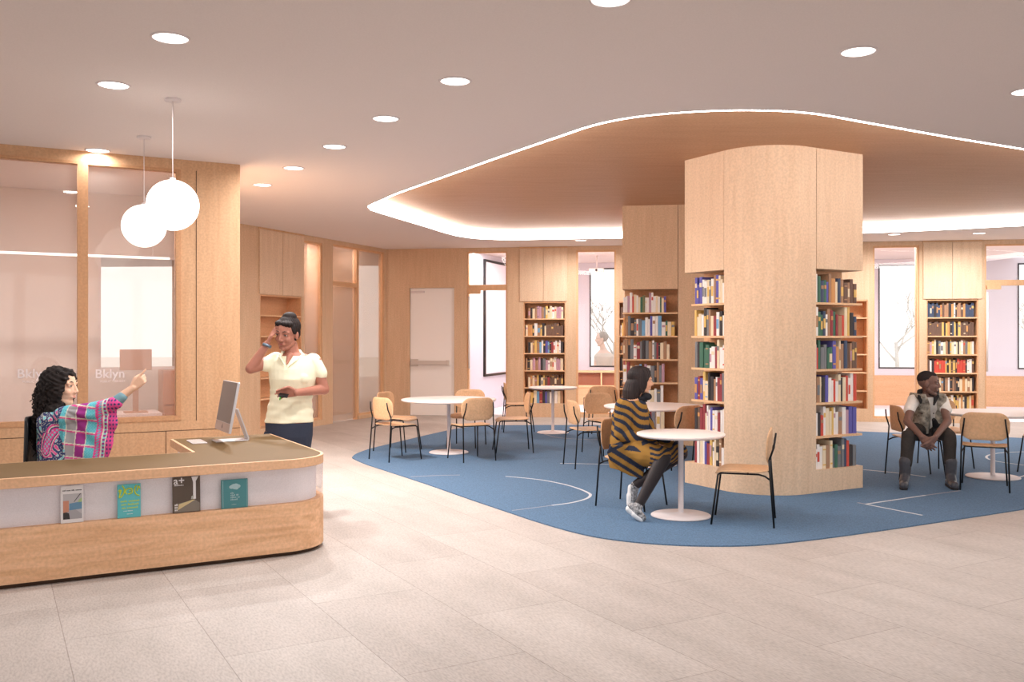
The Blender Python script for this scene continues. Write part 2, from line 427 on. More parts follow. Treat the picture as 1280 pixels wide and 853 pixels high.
glazed_door('door_4', SB, 416, 448, CEIL-0.07, TS0, TS1, GLASSS, WOODF, closer=False, pull=False)
fixed_window('window_4', SB, 448.5, 480.5, 0.07, CEIL-0.07, GLASSS, WOODF)
# rooms behind the side wall
mb = MB(); mb.box(-0.3, U(396), .85, .95, 0, CEIL, 0).box(U(396), U(416), 1.1, 1.6, 0, CEIL, 1).box(U(416), U(447), 2.2, 2.3, 0, CEIL, 1).box(U(447), U(483)+.4, 0.9, 2.3, 0, CEIL, 1).box(-0.3, -.2, .33, .85, 0, CEIL, 0)
wallobj(mb, 'wall_store_room', [LAV, WOOD], SB)
MB().box(U(372), U(396), .79, .85, 2.93, 2.99).build('trim_1', BLACK, None, SB.o, SB.a)['kind'] = 'structure'

# near glazed office front
U = LB.u; mb = MB(); SILL = LB.z(100, 528); HL = CEIL-0.10
def LZ(px, py): return LB.z(px, py)
mb.box(U(-330), 0, 0, 0.10, 0, SILL-0.02).box(U(-330), 0, 0, 0.10, HL, CEIL).box(U(226), 0, 0, 0.10, SILL-0.02, HL)
mb.box(0-0.1, 0, 0.10, 2.9, 0, CEIL)
wallobj(mb, 'wall_office_front', wood('oak_office_front', (214, 172, 134)), LB)
mb = MB(); zz = SILL-0.03
for x in (U(245), ): mb.box(x, x+0.006, -0.002, 0, zz, HL)
mb.box(U(207), U(207)+0.006, -0.002, 0, 0, SILL-.12); mb.box(U(-330), 0, -0.002, 0, SILL-.125, SILL-.12)
o = mb.build('trim_2', DARKSH, None, LB.o, LB.a); struct(o)
def office_window(name, pa, pb):
    ua, ub = U(pa), U(pb); w = ub-ua; e = empty(name, LB.w(ua, -0.01), LB.a); struct(e); fw = 0.045
    z0, z1 = SILL-0.02, HL
    MB().box(0, fw, 0, .1, z0, z1).box(w-fw, w, 0, .1, z0, z1).box(fw, w-fw, 0, .1, z1-fw*.6, z1).box(fw, w-fw, 0, .1, z0, z0+fw).build('window_frame', wood('oak_office_frame', (206, 158, 118)), e)
    MB().box(fw, w-fw, .06, .07, z0+fw, z1-fw*.6).build('pane', GLASSD, e)
    return e
office_window('window_5', -160, 103.5); office_window('window_6', 103.5, 226)
# office room behind it
OD = 2.75
ua, ub = LB.u(123, OD), LB.u(222, OD); zb0, zb1 = LB.z(170, 462, OD), LB.z(170, 320, OD)
mb = MB(); x0 = LB.u(-330, 0)-3
mb.box(x0, ua, OD, OD+.15, 0, CEIL).box(ua, ub, OD, OD+.15, 0, zb0).box(ua, ub, OD, OD+.15, zb1, CEIL).box(ub, -0.1, OD, OD+.15, 0, CEIL)
wallobj(mb, 'wall_office_back', PINKW, LB)
e = empty('window_7', LB.w(ua, OD+0.02), LB.a); struct(e); w = ub-ua
MB().box(0, .03, 0, .06, zb0, zb1).box(w-.03, w, 0, .06, zb0, zb1).box(.03, w-.03, 0, .06, zb1-.03, zb1).box(.03, w-.03, 0, .06, zb0, zb0+.03).build('window_frame', WHITEM, e)
MB().box(.03, w-.03, .02, .03, zb0+.03, zb1-.03).build('pane', GLASS, e)
# things in the office: a desk with a monitor, cupboards, a slim lamp
t = empty('office_desk', LB.w(LB.u(175, 1.7), 1.7), LB.a, 'brown office desk under the bright window behind the tinted glass', 'desk')
MB().box(-.6, .2, -.3, .3, .70, .73).build('desk_top', WHITEM, t)
for x in (-.55, .15): MB().box(x, x+.04, -.28, .28, 0, .70).build('side_panel', wood('office_brown', (190, 140, 108)), t)
OB = mat('office_brown_panel', (176, 138, 116), 0.8)
t = empty('computer_monitor', LB.w(LB.u(170, 1.6), 1.6, .73), LB.a, 'square dark monitor on the desk behind the tinted office glass', 'monitor')
zc = LB.z(170, 437, 1.6)-.73
hw = (LB.u(190, 1.6)-LB.u(150, 1.6))/2
MB().box(-hw, hw, 0, .03, LB.z(170, 463, 1.6)-.73, zc).build('screen', OB, t, bevel=.004)
MB().box(-.03, .03, .03, .05, 0, .3).box(-.12, .12, -.08, .12, 0, .012).build('stand', OB, t)
t = empty('filing_cabinet', LB.w(LB.u(213, 1.9)+.02, 1.9), LB.a, 'brown filing cabinet right of the monitor behind the tinted glass', 'cabinet')
zf = LB.z(212, 463, 1.9)
MB().box(-.13, .15, -.2, .2, 0, zf).build('carcass', wood('office_brown', (190, 140, 108)), t)
for k in range(3): MB().box(-.12, .14, -.215, -.2, .05+k*(zf-.06)/3, .03+(k+1)*(zf-.06)/3).build('drawer', wood('office_brown', (190, 140, 108)), t)
t = empty('linear_lamp', LB.w(LB.u(40, 1.4), 1.4, LB.z(40, 317, 1.4)), LB.a, 'slim white linear lamp hanging behind the tinted office glass', 'lamp')
MB().box(LB.u(-60, 1.4)-LB.u(40, 1.4), LB.u(212, 1.4)-LB.u(40, 1.4), -.02, .02, -.012, .012).build('light_bar', emit('office_lamp', (255, 250, 244), 1.2), t)
for x in (-.9, 1.2): MB().tube([(x, 0, .012), (x, 0, CEIL-.02-LB.z(40, 317, 1.4))], .003, 6).build('cable', WHITEM, t)
# lettering on the glass
for px, who in ((21, 'white lettering on the office glass beside the dark-haired receptionist'), (119, 'white lettering on the office glass above the pointing arm')):
    e = empty('glass_lettering', LB.w(LB.u(px), -0.004+.045, 0), LB.a, who, 'lettering', 'white lettering on the office glass')
    z = LB.z(px, 473)
    VIN = mat('white_vinyl', (232, 220, 220), .6)
    Mx = Matrix.Translation((0, 0, z)) @ Matrix.Rotation(PI/2, 4, 'X')
    text('Bklyn', 0.118, 'word', VIN, e, Mx, True)
    Mx = Matrix.Translation((0.045, 0, z-0.045)) @ Matrix.Rotation(PI/2, 4, 'X')
    text('PUBLIC LIBRARY', 0.03, 'small_print', VIN, e, Mx)

# filler walls that close the hall where the photo cannot see
def wall_seg(name, p, q, m, t=0.15):
    p = Vector((p[0], p[1], 0)); q = Vector((q[0], q[1], 0)); d = q-p; a = math.atan2(d.y, d.x)
    o = MB().box(0, d.length, 0, t, 0, CEIL).build(name, m, None, p, a); return struct(o)
q = LB.w(-0.1, 2.9); wall_seg('wall_passage', q, SB.w(-0.05, 0), WOOD)

o = MB().box(-13, 11.2, -3.75, -3.6, 0, .5).box(-13, 11.2, -3.75, -3.6, 3.0, CEIL)  # unseen wall added to hold back light; its openings let in daylight
for k in range(9): o.box(-13+k*3, -12.8+k*3, -3.75, -3.6, .5, 3.0)
struct(o.build('wall_rear_unseen', PLASTER))

# rear rooms behind the back wall
RD = 4.15
mb = MB(); UR = lambda px: WB.u(px, RD)
def RZ(px, py): return WB.z(px, py, RD)
wz0, wz1 = RZ(1120, 461), RZ(1120, 331)
spans = [(737, 792), (1098, 1152), (1272, 1345)]
cur = UR(560)
rear = MB()
for a, b in spans:
    rear.box(cur, UR(a), RD, RD+.2, .70, CEIL, 0); rear.box(UR(a), UR(b), RD, RD+.2, wz1, CEIL, 0).box(UR(a), UR(b), RD, RD+.2, .70, wz0, 0); cur = UR(b)
rear.box(cur, UR(1420), RD, RD+.2, .70, CEIL, 0); rear.box(UR(560), UR(1420), RD-.02, RD+.2, 0, .70, 1)
wallobj(rear, 'wall_rear_room', [mat('rear_room_white', (218, 216, 228), .9), wood('oak_parapet', (222, 180, 142), horiz=True)], WB)
for k, (a, b) in enumerate(spans):
    e = empty('window_%d' % (8+k), WB.w(UR(a), RD-.01), WB.a); struct(e); w = UR(b)-UR(a); fw = .03
    MB().box(0, fw, 0, .06, wz0, wz1).box(w-fw, w, 0, .06, wz0, wz1).box(fw, w-fw, 0, .06, wz1-fw, wz1).box(fw, w-fw, 0, .06, wz0, wz0+fw).build('window_frame', mat('dark_window_frame', (60, 58, 62), .5), e)
    MB().box(fw, w-fw, .02, .03, wz0+fw, wz1-fw).build('pane', GLASS, e)
# white rear room floor
o = MB().box(U(0) if False else WB.u(560), WB.u(1420), TH, RD, 0.0, 0.012).build('floor_rear_room', mat('rear_floor', (232, 226, 232), .6), None, WB.o, WB.a); struct(o)
# oblique partition with black framed board
p0 = Vector((-36/F*19.55, 19.55, 0)); p1 = Vector((-6/F*21.0, 21.0, 0)); PB = Fr(p0, math.atan2(p1.y-p0.y, p1.x-p0.x))
o = MB().box(-1.0, 3.2, 0, .12, 0, CEIL).build('wall_partition', LAV, None, PB.o, PB.a); struct(o)
e = empty('wall_screen', PB.w(0, -0.02), PB.a, 'large pale screen in a thin black frame behind the glass door', 'screen')
za, zb_ = PB.z(604, 471), PB.z(604, 324); fw = .05
MB().box(0, fw, -.03, 0.02, za, zb_).box(2.4, 2.4+fw, -.03, .02, za, zb_).box(fw, 2.4, -.03, .02, zb_-fw, zb_).box(fw, 2.4, -.03, .02, za, za+fw).build('frame', BLACK, e)
MB().box(fw, 2.4, -.01, 0.01, za+fw, zb_-fw).build('panel', mat('screen_white', (232, 226, 238), .5), e)
# low cubby bench under the rear window
t = empty('cubby_bench', WB.w(WB.u(716, 3.2), 3.2), WB.a, 'low bench with dark brown cubbies under the rear window', 'bench')
bw = 2.3; zt_, zb_ = WB.z(740, 466, 3.2), WB.z(740, 482, 3.2)
MB().box(0, bw, 0, .4, zt_, zt_+.04).box(0, bw, 0, .4, zb_-.05, zb_).box(0, .03, 0, .4, zb_, zt_).box(bw-.03, bw, 0, .4, zb_, zt_).box(0, bw, .38, .4, zb_, zt_).box(.64, .67, 0, .38, zb_, zt_).box(1.3, 1.33, 0, .38, zb_, zt_).build('frame', WOODS, t)
MB().box(.03, .64, .1, .38, zb_, zt_-.01).build('cubby', mat('cubby_brown', (150, 98, 78), .8), t)
MB().box(.67, 1.3, .1, .38, zb_, zt_-.01).build('cubby', mat('cubby_brown', (150, 98, 78), .8), t)
MB().box(0, bw, .02, .4, 0, zb_-.05).build('plinth', wood('oak_parapet', (222, 180, 142), horiz=True), t)
# projector hanging in the rear room
c = WB.w(WB.u(746, 2.2), 2.2); t = empty('ceiling_projector', (c.x, c.y, CEIL), WB.a, 'white projector hanging on a short pole in the rear room', 'projector')
MB().tube([(0, 0, 0), (0, 0, -.28)], .015).build('pole', WHITEM, t)
MB().box(-.16, .16, -.12, .12, -.36, -.28).build('case', WHITEM, t, bevel=.01)
MB().tube([(0, -.12, -.32), (0, -.14, -.32)], .025, 16).build('lens', BLACK, t)
# ground outside
o = MB().box(-40, 60, 26.1, 90, -0.62, -0.5).build('ground_outside', mat('pale_ground', (225, 224, 218), .95)); struct(o)

# ------------------------------------------------------------------ lights in the ceiling
dl = [(213, 47), (142, 106), (122, 188), (569, 101), (482, 148), (418, 183), (367, 210), (328, 231), (763, -1), (1073, 64), (1284, 114), (726, 300.5), (1118, 293), (1224, 291.5)]
dn = ['large round downlight above the desk, near the top left corner', 'round downlight between the two pendant cords and the top left corner', 'round downlight touching the top frame of the office glass',
      'nearest downlight of the row that recedes to the left wall', 'second downlight of the row receding to the left wall', 'third downlight of the row receding to the left wall', 'fourth downlight of the row receding to the left wall', 'farthest downlight of the row receding to the left wall',
      'downlight cut by the top edge of the picture', 'round downlight in front of the timber recess, near the top right', 'downlight cut by the right edge of the picture', 'small far downlight between the cove light and the white-framed rear window',
      'small far downlight in front of the clear window right of the round bookcase', 'small far downlight over the built-in bookcase on the right']
for (px, py), nm in zip(dl, dn):
    x, y = CP(px, py); e = empty('ceiling_downlight', (x, y, CEIL), 0, nm, 'ceiling light', 'recessed round downlights')
    MB().lathe([(0, -.003), (.098, -.003), (.1, 0)], n=32).build('diffuser', LEDD, e)
    MB().lathe([(.1, 0), (.1, -.008), (.112, -.006), (.115, 0)], n=32).build('trim_ring', WHITEM, e)
    ld = bpy.data.lights.new('downlight', 'AREA'); ld.shape = 'DISK'; ld.size = .18; ld.energy = 5 if py in (188,) else (20 if py < 130 else (34 if py < 200 else ((110 if px < 340 else 80) if py < 260 else 50))); ld.color = (1, .975, .96); ld.spread = 2.95
    lo = bpy.data.objects.new('lamp', ld); COL.objects.link(lo); lo.parent = e; lo.location = (0, 0, -.012)
for (px, py), (gx, gy), nm in (((216, 124), (216, 257), 'nearer and higher-looking white globe pendant over the desk'), ((180, 171), (178, 283), 'farther white globe pendant, partly behind the other globe')):
    x, y = CP(px, py); e = empty('globe_pendant', (x, y, CEIL), 0, nm, 'pendant lamp', 'white globe pendants')
    zg = 2.565-CEIL; r = .187
    MB().lathe([(0, 0), (.06, 0), (.06, -.012), (.055, -.018), (0, -.018)], n=24).build('ceiling_rose', WHITEM, e)
    MB().tube([(0, 0, -.018), (0, 0, zg+r)], .004, 6).build('cord', WHITEM, e)
    MB().lathe([(0, zg+r+.02), (.02, zg+r+.015), (.024, zg+r-.004)], n=16).build('cap', WHITEM, e)
    MB().sphere((0, 0, zg), r, seg=48, ring=32).build('globe', GLOBE, e)

# ------------------------------------------------------------------ rug
rug_px = [(441, 571.5), (447, 567.5), (464, 561.5), (497, 553.5), (538, 543.7), (571, 536.8), (604, 533), (640, 532.2), (770, 532.6), (930, 536), (1090, 540.8), (1280, 548.5)]
r1 = [FL(*p) for p in rug_px]; e1 = r1[-1]
low = [(441.5, 574), (456, 580.6), (481, 589), (530, 605), (580, 622.5), (630, 639.5), (680, 656), (730, 669.5), (775, 677), (830, 682), (890, 684), (950, 682.5), (1020, 675.5), (1090, 666), (1165, 655), (1280, 637.5)]
r2 = [FL(*p) for p in low]; e2 = r2[-1]
rug = r1 + [Vector((e1.x+1.6, e1.y-.9, 0)), Vector((e1.x+2.5, e1.y-2.2, 0)), Vector((e2.x+4.6, e2.y+2.9, 0)), Vector((e2.x+2.6, e2.y+1.5, 0))] + r2[::-1]
RUGM = mat('blue_carpet', (86, 114, 143), .95, noise=.24, scale=75, bump=.2)
RG = spline(rug, True, 5)
rg = MB().prism([(p.x, p.y) for p in RG], 0.0, 0.0095).build('area_rug', RUGM); tag(rg, 'large free-form blue rug with thin pale inlay lines under the tables', 'rug')
INL = mat('pale_inlay', (200, 205, 212), .9); INP = mat('faint_inlay', (150, 150, 160), .9)
def inlay(pxs, w, m, sm=True):
    pts = [FL(a, b) for a, b in pxs]; pts = spline(pts, False, 6) if sm and len(pts) > 2 else pts
    mb = MB(); L_, R_ = [], []
    for i, p in enumerate(pts):
        d = (pts[min(i+1, len(pts)-1)]-pts[max(i-1, 0)]); d.z = 0; d.normalize(); nn = Vector((-d.y, d.x, 0))*w/2
        L_.append(mb.bm.verts.new((p.x+nn.x, p.y+nn.y, .0112))); R_.append(mb.bm.verts.new((p.x-nn.x, p.y-nn.y, .0112)))
    for i in range(len(pts)-1): mb.bm.faces.new((L_[i], L_[i+1], R_[i+1], R_[i]))
    mb.build('inlay_line', m, rg)
inlay([(513, 597.5), (545, 596), (575, 595.3)], .03, INP)
inlay([(632, 597), (655, 599), (680, 602), (705, 607), (722, 612), (734, 617), (738, 620.5), (733, 625), (715, 630), (690, 633.5)], .03, INL)
inlay([(700, 580.5), (757, 581.8), (790, 583)], .03, INL)
inlay([(672, 541), (694, 547.5), (720, 550), (751, 550.8)], .03, INP)
inlay([(1079, 588.5), (1120, 592.5), (1157, 597.5)], .035, INL)
inlay([(1072, 630), (1082, 632)], .03, INP); inlay([(1082, 632), (1157, 620.8)], .03, INL); inlay([(1082, 632), (1153, 646)], .03, INL); inlay([(1157, 620.8), (1200, 615)], .025, INP)
inlay([(1280, 566), (1255, 567), (1238, 569.5), (1233, 573), (1241, 577), (1262, 580.5), (1280, 583)], .03, INL)
inlay([(1268, 600), (1284, 595)], .035, INL)
inlay([(690, 633.5), (660, 637.5), (640, 640)], .02, INP)

# ------------------------------------------------------------------ books
BC = {'W': ('white', (238, 232, 228)), 'C': ('cream', (232, 214, 184)), 'K': ('charcoal', (64, 60, 62)), 'N': ('navy', (70, 82, 106)), 'B': ('violet-blue', (100, 96, 170)), 'G': ('dark green', (70, 112, 94)),
      'g': ('olive', (120, 124, 92)), 'R': ('maroon', (150, 66, 72)), 'r': ('red', (208, 84, 70)), 'Y': ('mustard', (222, 184, 110)), 'O': ('orange-tan', (206, 150, 98)), 'T': ('tan', (170, 132, 104)),
      'D': ('dark brown', (112, 88, 76)), 'S': ('slate grey', (122, 124, 128)), 'P': ('mauve', (190, 150, 165)), 'L': ('light blue', (120, 168, 205))}
BM = {k: mat('cover_'+v[0].replace('-', '_').replace(' ', '_'), v[1], .6) for k, v in BC.items()}
PAGE = mat('book_pages', (236, 226, 208), .9)
ORD = ['first', 'second', 'third', 'fourth', 'fifth', 'sixth', 'seventh', 'eighth', 'ninth', 'tenth', 'eleventh', 'twelfth', 'thirteenth', 'fourteenth', 'fifteenth', 'sixteenth', 'seventeenth', 'eighteenth', 'nineteenth', 'twentieth', 'twenty-first', 'twenty-second', 'twenty-third', 'twenty-fourth', 'twenty-fifth']
ROW = ['top', 'second', 'third', 'fourth', 'fifth', 'bottom']
BOOKS = []     # (importance, dict)
def book_mesh(mb, w, h, dep, lab, mi=0, pi=1, li=2, ox=0, oy=0, oz=0, M=None):
    """spine toward -y; rounded spine, page block set back from the covers"""
    b0 = len(mb.bm.verts)
    t = min(.003, w*.15)
    prof = [(0, .004), (w*.25, .0008), (w*.5, 0), (w*.75, .0008), (w, .004), (w, dep), (w-t, dep), (w-t, .008), (t, .008), (t, dep), (0, dep)]
    f0 = len(mb.bm.faces)
    lo = [mb.bm.verts.new((p[0], p[1], 0)) for p in prof]; hi = [mb.bm.verts.new((p[0], p[1], h)) for p in prof]
    n = len(prof)
    fs = [mb.bm.faces.new(lo[::-1]), mb.bm.faces.new(hi)]+[mb.bm.faces.new((lo[i], lo[(i+1) % n], hi[(i+1) % n], hi[i])) for i in range(n)]
    for f in fs: f.material_index = mi
    mb.box(t, w-t, .008, dep-.004, .003, h-.004, pi)
    if lab:
        for a, b in lab: mb.box(w*.12, w*.88, -.0012, .002, h*a, h*b, li)
    mb.bm.verts.ensure_lookup_table()
    T = M if M is not None else Matrix.Identity(4)
    for v in mb.bm.verts[b0:]: v.co = T @ v.co
def fill_row(fr, v, u0, u1, z, codes, place, row, clear=.30, hmin=.2, hmax=.285, keep=.97, grp=None, dep=.17):
    """stand one book per code letter between u0 and u1 on the board whose top is z"""
    n = len(codes); ws = [random.uniform(.7, 1.4) for _ in codes]; tot = sum(ws); span = (u1-u0)*keep
    x = u0
    for i, c in enumerate(codes):
        w = ws[i]/tot*span; h = random.uniform(hmin, hmax)
        lean = 0.0
        lab = None; li = 'C'
        k = random.random()
        if k < .30: lab = [(.62, .78)]
        elif k < .5: lab = [(.80, .86), (.14, .2)]
        elif k < .75: lab = [(.3, .7)]
        dk = c in 'KNBGRDSgr'
        li = (random.choice('YCOT') if dk else random.choice('SSTPCYrL'))
        if random.random() < .45: lab = None
        p = fr.w(x, v+random.uniform(0, .012), z)
        BOOKS.append(dict(imp=w*h/p.y**2, p=p, a=fr.a, w=w*.96, h=h, dep=dep, c=c, lab=lab, li=li, i=i, row=row, place=place, grp=grp))
        x += w
# ------------------------------------------------------------------ round bookcase in front
f1 = FL(1078.5, 611); C0 = Vector((2.455, 8.65*F/1118.0, 0))
# solve the fictitious corner from the two flat faces
pL = FL(856, 604.5); pR = FL(1078.5, 611)
rel = pR-pL; s_ = -rel.dot(AD); C0 = pL-AD*s_      # corner of both faces
UW = rel.dot(BD); VW = s_
RBF = Fr(C0, ANGB); seamV = 0; seamU = 0
def rayuv(px, fr, axis):
    if axis == 'u': return fr.u(px)
    k = (px-640)/F; o = fr.o; d = fr.y; return (k*o.y-o.x)/(d.x-k*d.y)
seamU = rayuv(1020.5, RBF, 'u'); seamV = rayuv(905, RBF, 'v')
def arc(cx, cy, r, a0, a1, n=16): return [(cx+r*math.cos(a0+(a1-a0)*i/n), cy+r*math.sin(a0+(a1-a0)*i/n)) for i in range(n+1)]
R0 = min(.62, seamU-.02, seamV-.0)
corner = arc(R0, R0, R0, PI, 1.5*PI, 20)
LV = [.24, .58, .92, 1.26, 1.60, 1.94, 2.28]; DP = .27
rb = empty('round_bookcase', C0, ANGB, 'large floor-to-ceiling timber bookcase with a rounded front panel, nearest on the rug', 'bookcase')
prof = [(0, VW)]+corner+[(UW, 0), (UW, VW)]
MB().prism(prof, 0.0105, .24).build('plinth', WOODL, rb)
MB().prism([(0, seamV-.004)]+corner+[(seamU-.004, 0), (seamU-.004, DP-.01), (DP-.01, DP-.01), (DP-.01, seamV-.004)], .24, RECESS).build('front_panel', WOODL, rb)
MB().box(DP, UW-.002, DP, VW-.002, .24, RECESS).build('core', WOODB, rb)
MB().box(0, DP-.002, seamV+.004, VW, 2.28, RECESS).build('upper_cabinet', WOODL, rb)
MB().box(seamU+.004, UW, 0, DP-.002, 2.28, RECESS).build('upper_cabinet', WOODL, rb)
for z in LV[1:-1]:
    MB().box(.006, DP-.002, seamV, VW-.10, z-.022, z).build('shelf', WOODS, rb)
    MB().box(seamU, UW-.0, .006, DP-.002, z-.022, z).build('shelf', WOODS, rb)
nl = ['BBBWWCSWTBCCW', 'YCCWKSTCRWKW', 'SKGGGWWRCWW', 'BRBYCKKTWRRS', 'KDRRCWWBWWRWW', 'RWCWBRYWCKTW']
nr = ['WGNGBTOCNTDTDD', 'WGGNWTRGRTrCYKN', 'PrGSSGGBOCTNDTDD', 'WTCKBWWrWCKCrWWr', 'WKrWCCYWWTWPBB', 'WWWCTCSGSSNrKS']
# frame of the left face: x runs from the far open end toward the rounded front, y into the case
LF = Fr(C0+AD*VW, ANGB-PI/2)
for k in range(6):
    z = LV[5-k]
    fill_row(LF, .03, .12, VW-seamV-.01, z+.0005, nl[k], 'left face of the round bookcase', k, grp='books on the left face of the round bookcase', hmax=.30)
    fill_row(RBF, .03, seamU+.012, UW-.03, z+.0005, nr[k], 'right face of the round bookcase', k, grp='books on the right face of the round bookcase', hmax=.30)

# ------------------------------------------------------------------ second tall bookcase behind it
D2 = (RECESS-EYE)*F/(HZ-257.5); K0 = Vector(((778-640)/F*D2, D2, 0)); KB = Fr(K0, WB.a)
sk = KB.u(847.5)
kb = empty('tall_bookcase', K0, KB.a, 'tall timber bookcase behind the seated woman in the striped dress', 'bookcase')
TW_ = 2.3
MB().box(.04, TW_, 0, 1.2, .0105, .24).build('plinth', WOOD, kb)
MB().box(0, sk-.003, 0, .34, 2.28, RECESS).build('upper_cabinet', WOOD, kb)
MB().box(sk+.003, TW_, 0, 1.2, .24, RECESS).build('side_panel', WOOD, kb)
MB().box(.02, sk, .34, 1.2, .24, RECESS).build('core', WOODB, kb)
for z in LV[1:-1]: MB().box(0.0, sk, .004, .338, z-.022, z).build('shelf', WOODS, kb)
kr = ['WWPWrCWCGgWWPWWCWGCB', 'OTSKSWSLWWBWWLWGCY', 'TTKSWRSKSTWSRKCTC', 'WRCKWLBPWSKTSP', 'TPWTWWKWCWSW', 'PWRTDWKRTWC']
ke = [.83, 1.0, .90, .80, .78, .8]
for k in range(6): fill_row(KB, .03, .01, .01+(sk-.03)*ke[k], LV[5-k]+.0005, kr[k], 'tall bookcase behind the woman', k, grp='books in the tall bookcase', hmax=.30)

# ------------------------------------------------------------------ built-in bookcases in the back and side walls
def builtin(fr, pa, pb, label, base=.24, doors=True, dz=0, name='built_in_bookcase', da=None, db=None, dep=.30, lv=LV):
    ua, ub = fr.u(pa), fr.u(pb); w = ub-ua; e = empty(name, fr.w(ua, 0), fr.a, label, 'bookcase')
    MB().box(0.002, w-.002, dep-.01, dep+.008, base, lv[-1]-.02).box(.002, .02, .004, dep-.01, base, lv[-1]-.02).box(w-.02, w-.002, .004, dep-.01, base, lv[-1]-.02).box(.002, w-.002, .004, dep+.008, lv[-1]-.035, lv[-1]-.012).build('carcass', WOODB, e)
    for z in lv[1:-1]: MB().box(.02, w-.02, .002, dep-.012, z-.022, z).build('shelf', WOODS, e)
    if doors:
        x0 = (fr.u(da)-ua) if da else -.04; x1 = (fr.u(db)-ua) if db else w+.04; m = (x0+x1)/2
        for a, b in ((x0, m-.003), (m+.003, x1)): MB().box(a, b, -.02, -.001, lv[-1]-.0, CEIL-.03).build('cabinet_door', WOODL, e)
        MB().box(x0-.01, x1+.01, -.02, -.001, CEIL-.025, CEIL-.001).build('cornice', WOODF, e)
    return e
builtin(WB, 654, 707, 'built-in bookcase full of books between the glass door and the rear window', base=.27, da=650, db=709)
builtin(WB, 773, 822, 'built-in bookcase mostly hidden behind the tall bookcase', doors=False)
builtin(WB, 1037, 1085, 'built-in bookcase mostly hidden behind the round bookcase', doors=False)
builtin(WB, 1158, 1223, 'built-in bookcase behind the seated man, between window and glass door', base=.2, da=1154, db=1227)
sh = builtin(SB, 325, 377, 'empty built-in bookcase behind the standing woman in the polo shirt', base=.10, da=323.5, db=379)
bl = ['TKCTPPTSYCCWCPPC', 'COOKWTYKCDDDDDDD', 'KCTYTLWKBLKRWWCWK', 'TKCPTPKSPWCCWPPC', 'COCTYKCYDRDDDDDD', 'KTYCLRKBSWCWCT']
br_ = ['NNNKNNODTTKOWKTTDONNNN', 'DDDDDDDYKYOKNYKYDDDDDD', 'TPYCKSWCTKYCWCKCWTSYCW', 'DWKrrrrrYKYDYKrrrrKWWD', 'OCTCKTCTKTWKTDKKCOCTCK', 'YKCYOKCYOYCWYKYCOCKYCO']
for k in range(6):
    z = LV[5-k]+.001
    fill_row(WB, .05, WB.u(654)+(.04 if k % 2 else .09), WB.u(707)-.03, z+(.03 if k == 5 else 0), bl[k], 'bookcase near the glass door', k, grp='books in the built-in bookcase near the glass door', hmin=.19, hmax=.26)
    fill_row(WB, .05, WB.u(1158)+.03, WB.u(1223)-.03, z, br_[k], 'bookcase behind the seated man', k, grp='books in the built-in bookcase behind the man', hmin=.22, hmax=.27)
    fill_row(WB, .05, WB.u(773)+.03, WB.u(786), z, random.choice(['KTRD', 'WYKT', 'DTRK']), 'hidden bookcase left of the tall bookcase', k, grp='books in the half-hidden bookcase', hmin=.2, hmax=.28)
BOOKS.sort(key=lambda b: -b['imp'])
rest = MB(); restm = [BM[k] for k in BC]+[PAGE]; keys = list(BC)
for n_, b in enumerate(BOOKS):
    if n_ < 300:
        mb = MB(); book_mesh(mb, b['w'], b['h'], b['dep'], b['lab'])
        o = mb.build('book', [BM[b['c']], PAGE, BM[b['li']]], None, b['p'], b['a'])
        tag(o, '%s book, %s from the left, %s shelf, %s' % (BC[b['c']][0], ORD[b['i']], ROW[b['row']], b['place']), 'book', b['grp'])
    else:
        M = Matrix.Translation(b['p']) @ Matrix.Rotation(b['a'], 4, 'Z')
        book_mesh(rest, b['w'], b['h'], b['dep'], b['lab'], keys.index(b['c']), len(keys), keys.index(b['li']), M=M)
if len(BOOKS) > 300:
    o = rest.build('shelved_books', restm); tag(o, 'many small far books filling the built-in bookcases of the back wall', 'books', kind='stuff')

# ------------------------------------------------------------------ cafe tables
def table(pos, r, rb_, label, h=.74):
    e = empty('round_table', (pos.x, pos.y, .0115), 0, label, 'table', 'round white pedestal tables'); h -= .01
    MB().lathe([(0, h-.028), (r-.02, h-.028), (r-.004, h-.02), (r, h-.012), (r-.002, h-.002), (r-.008, h), (0, h)], n=64).build('table_top', WHITE, e)
    MB().lathe([(.024, .012), (.024, h-.04), (.07, h-.034), (.07, h-.028)], n=24).build('stem', WHITEM, e)
    MB().lathe([(0, 0), (rb_, 0), (rb_, .008), (rb_-.01, .014), (.06, .018), (.03, .03), (0, .03)], n=48).build('base', WHITEM, e)
T1 = FL(851, 646.5); T2 = FL(561, 567); T3 = FL(691, 542); T4 = FL(817, 582.5); T5 = FL(1241, 598)
table(T1, .388, .262, 'small round white table in front of the striped-dress woman')
table(T2, .645, .268, 'large round white table near the white fire door')
table(T3, .40, .26, 'small round white table farthest back, before the built-in bookcase', .76)
table(T4, .61, .28, 'round white table behind the woman in the striped dress')
table(T5, .54, .28, 'round white table beside the seated man')

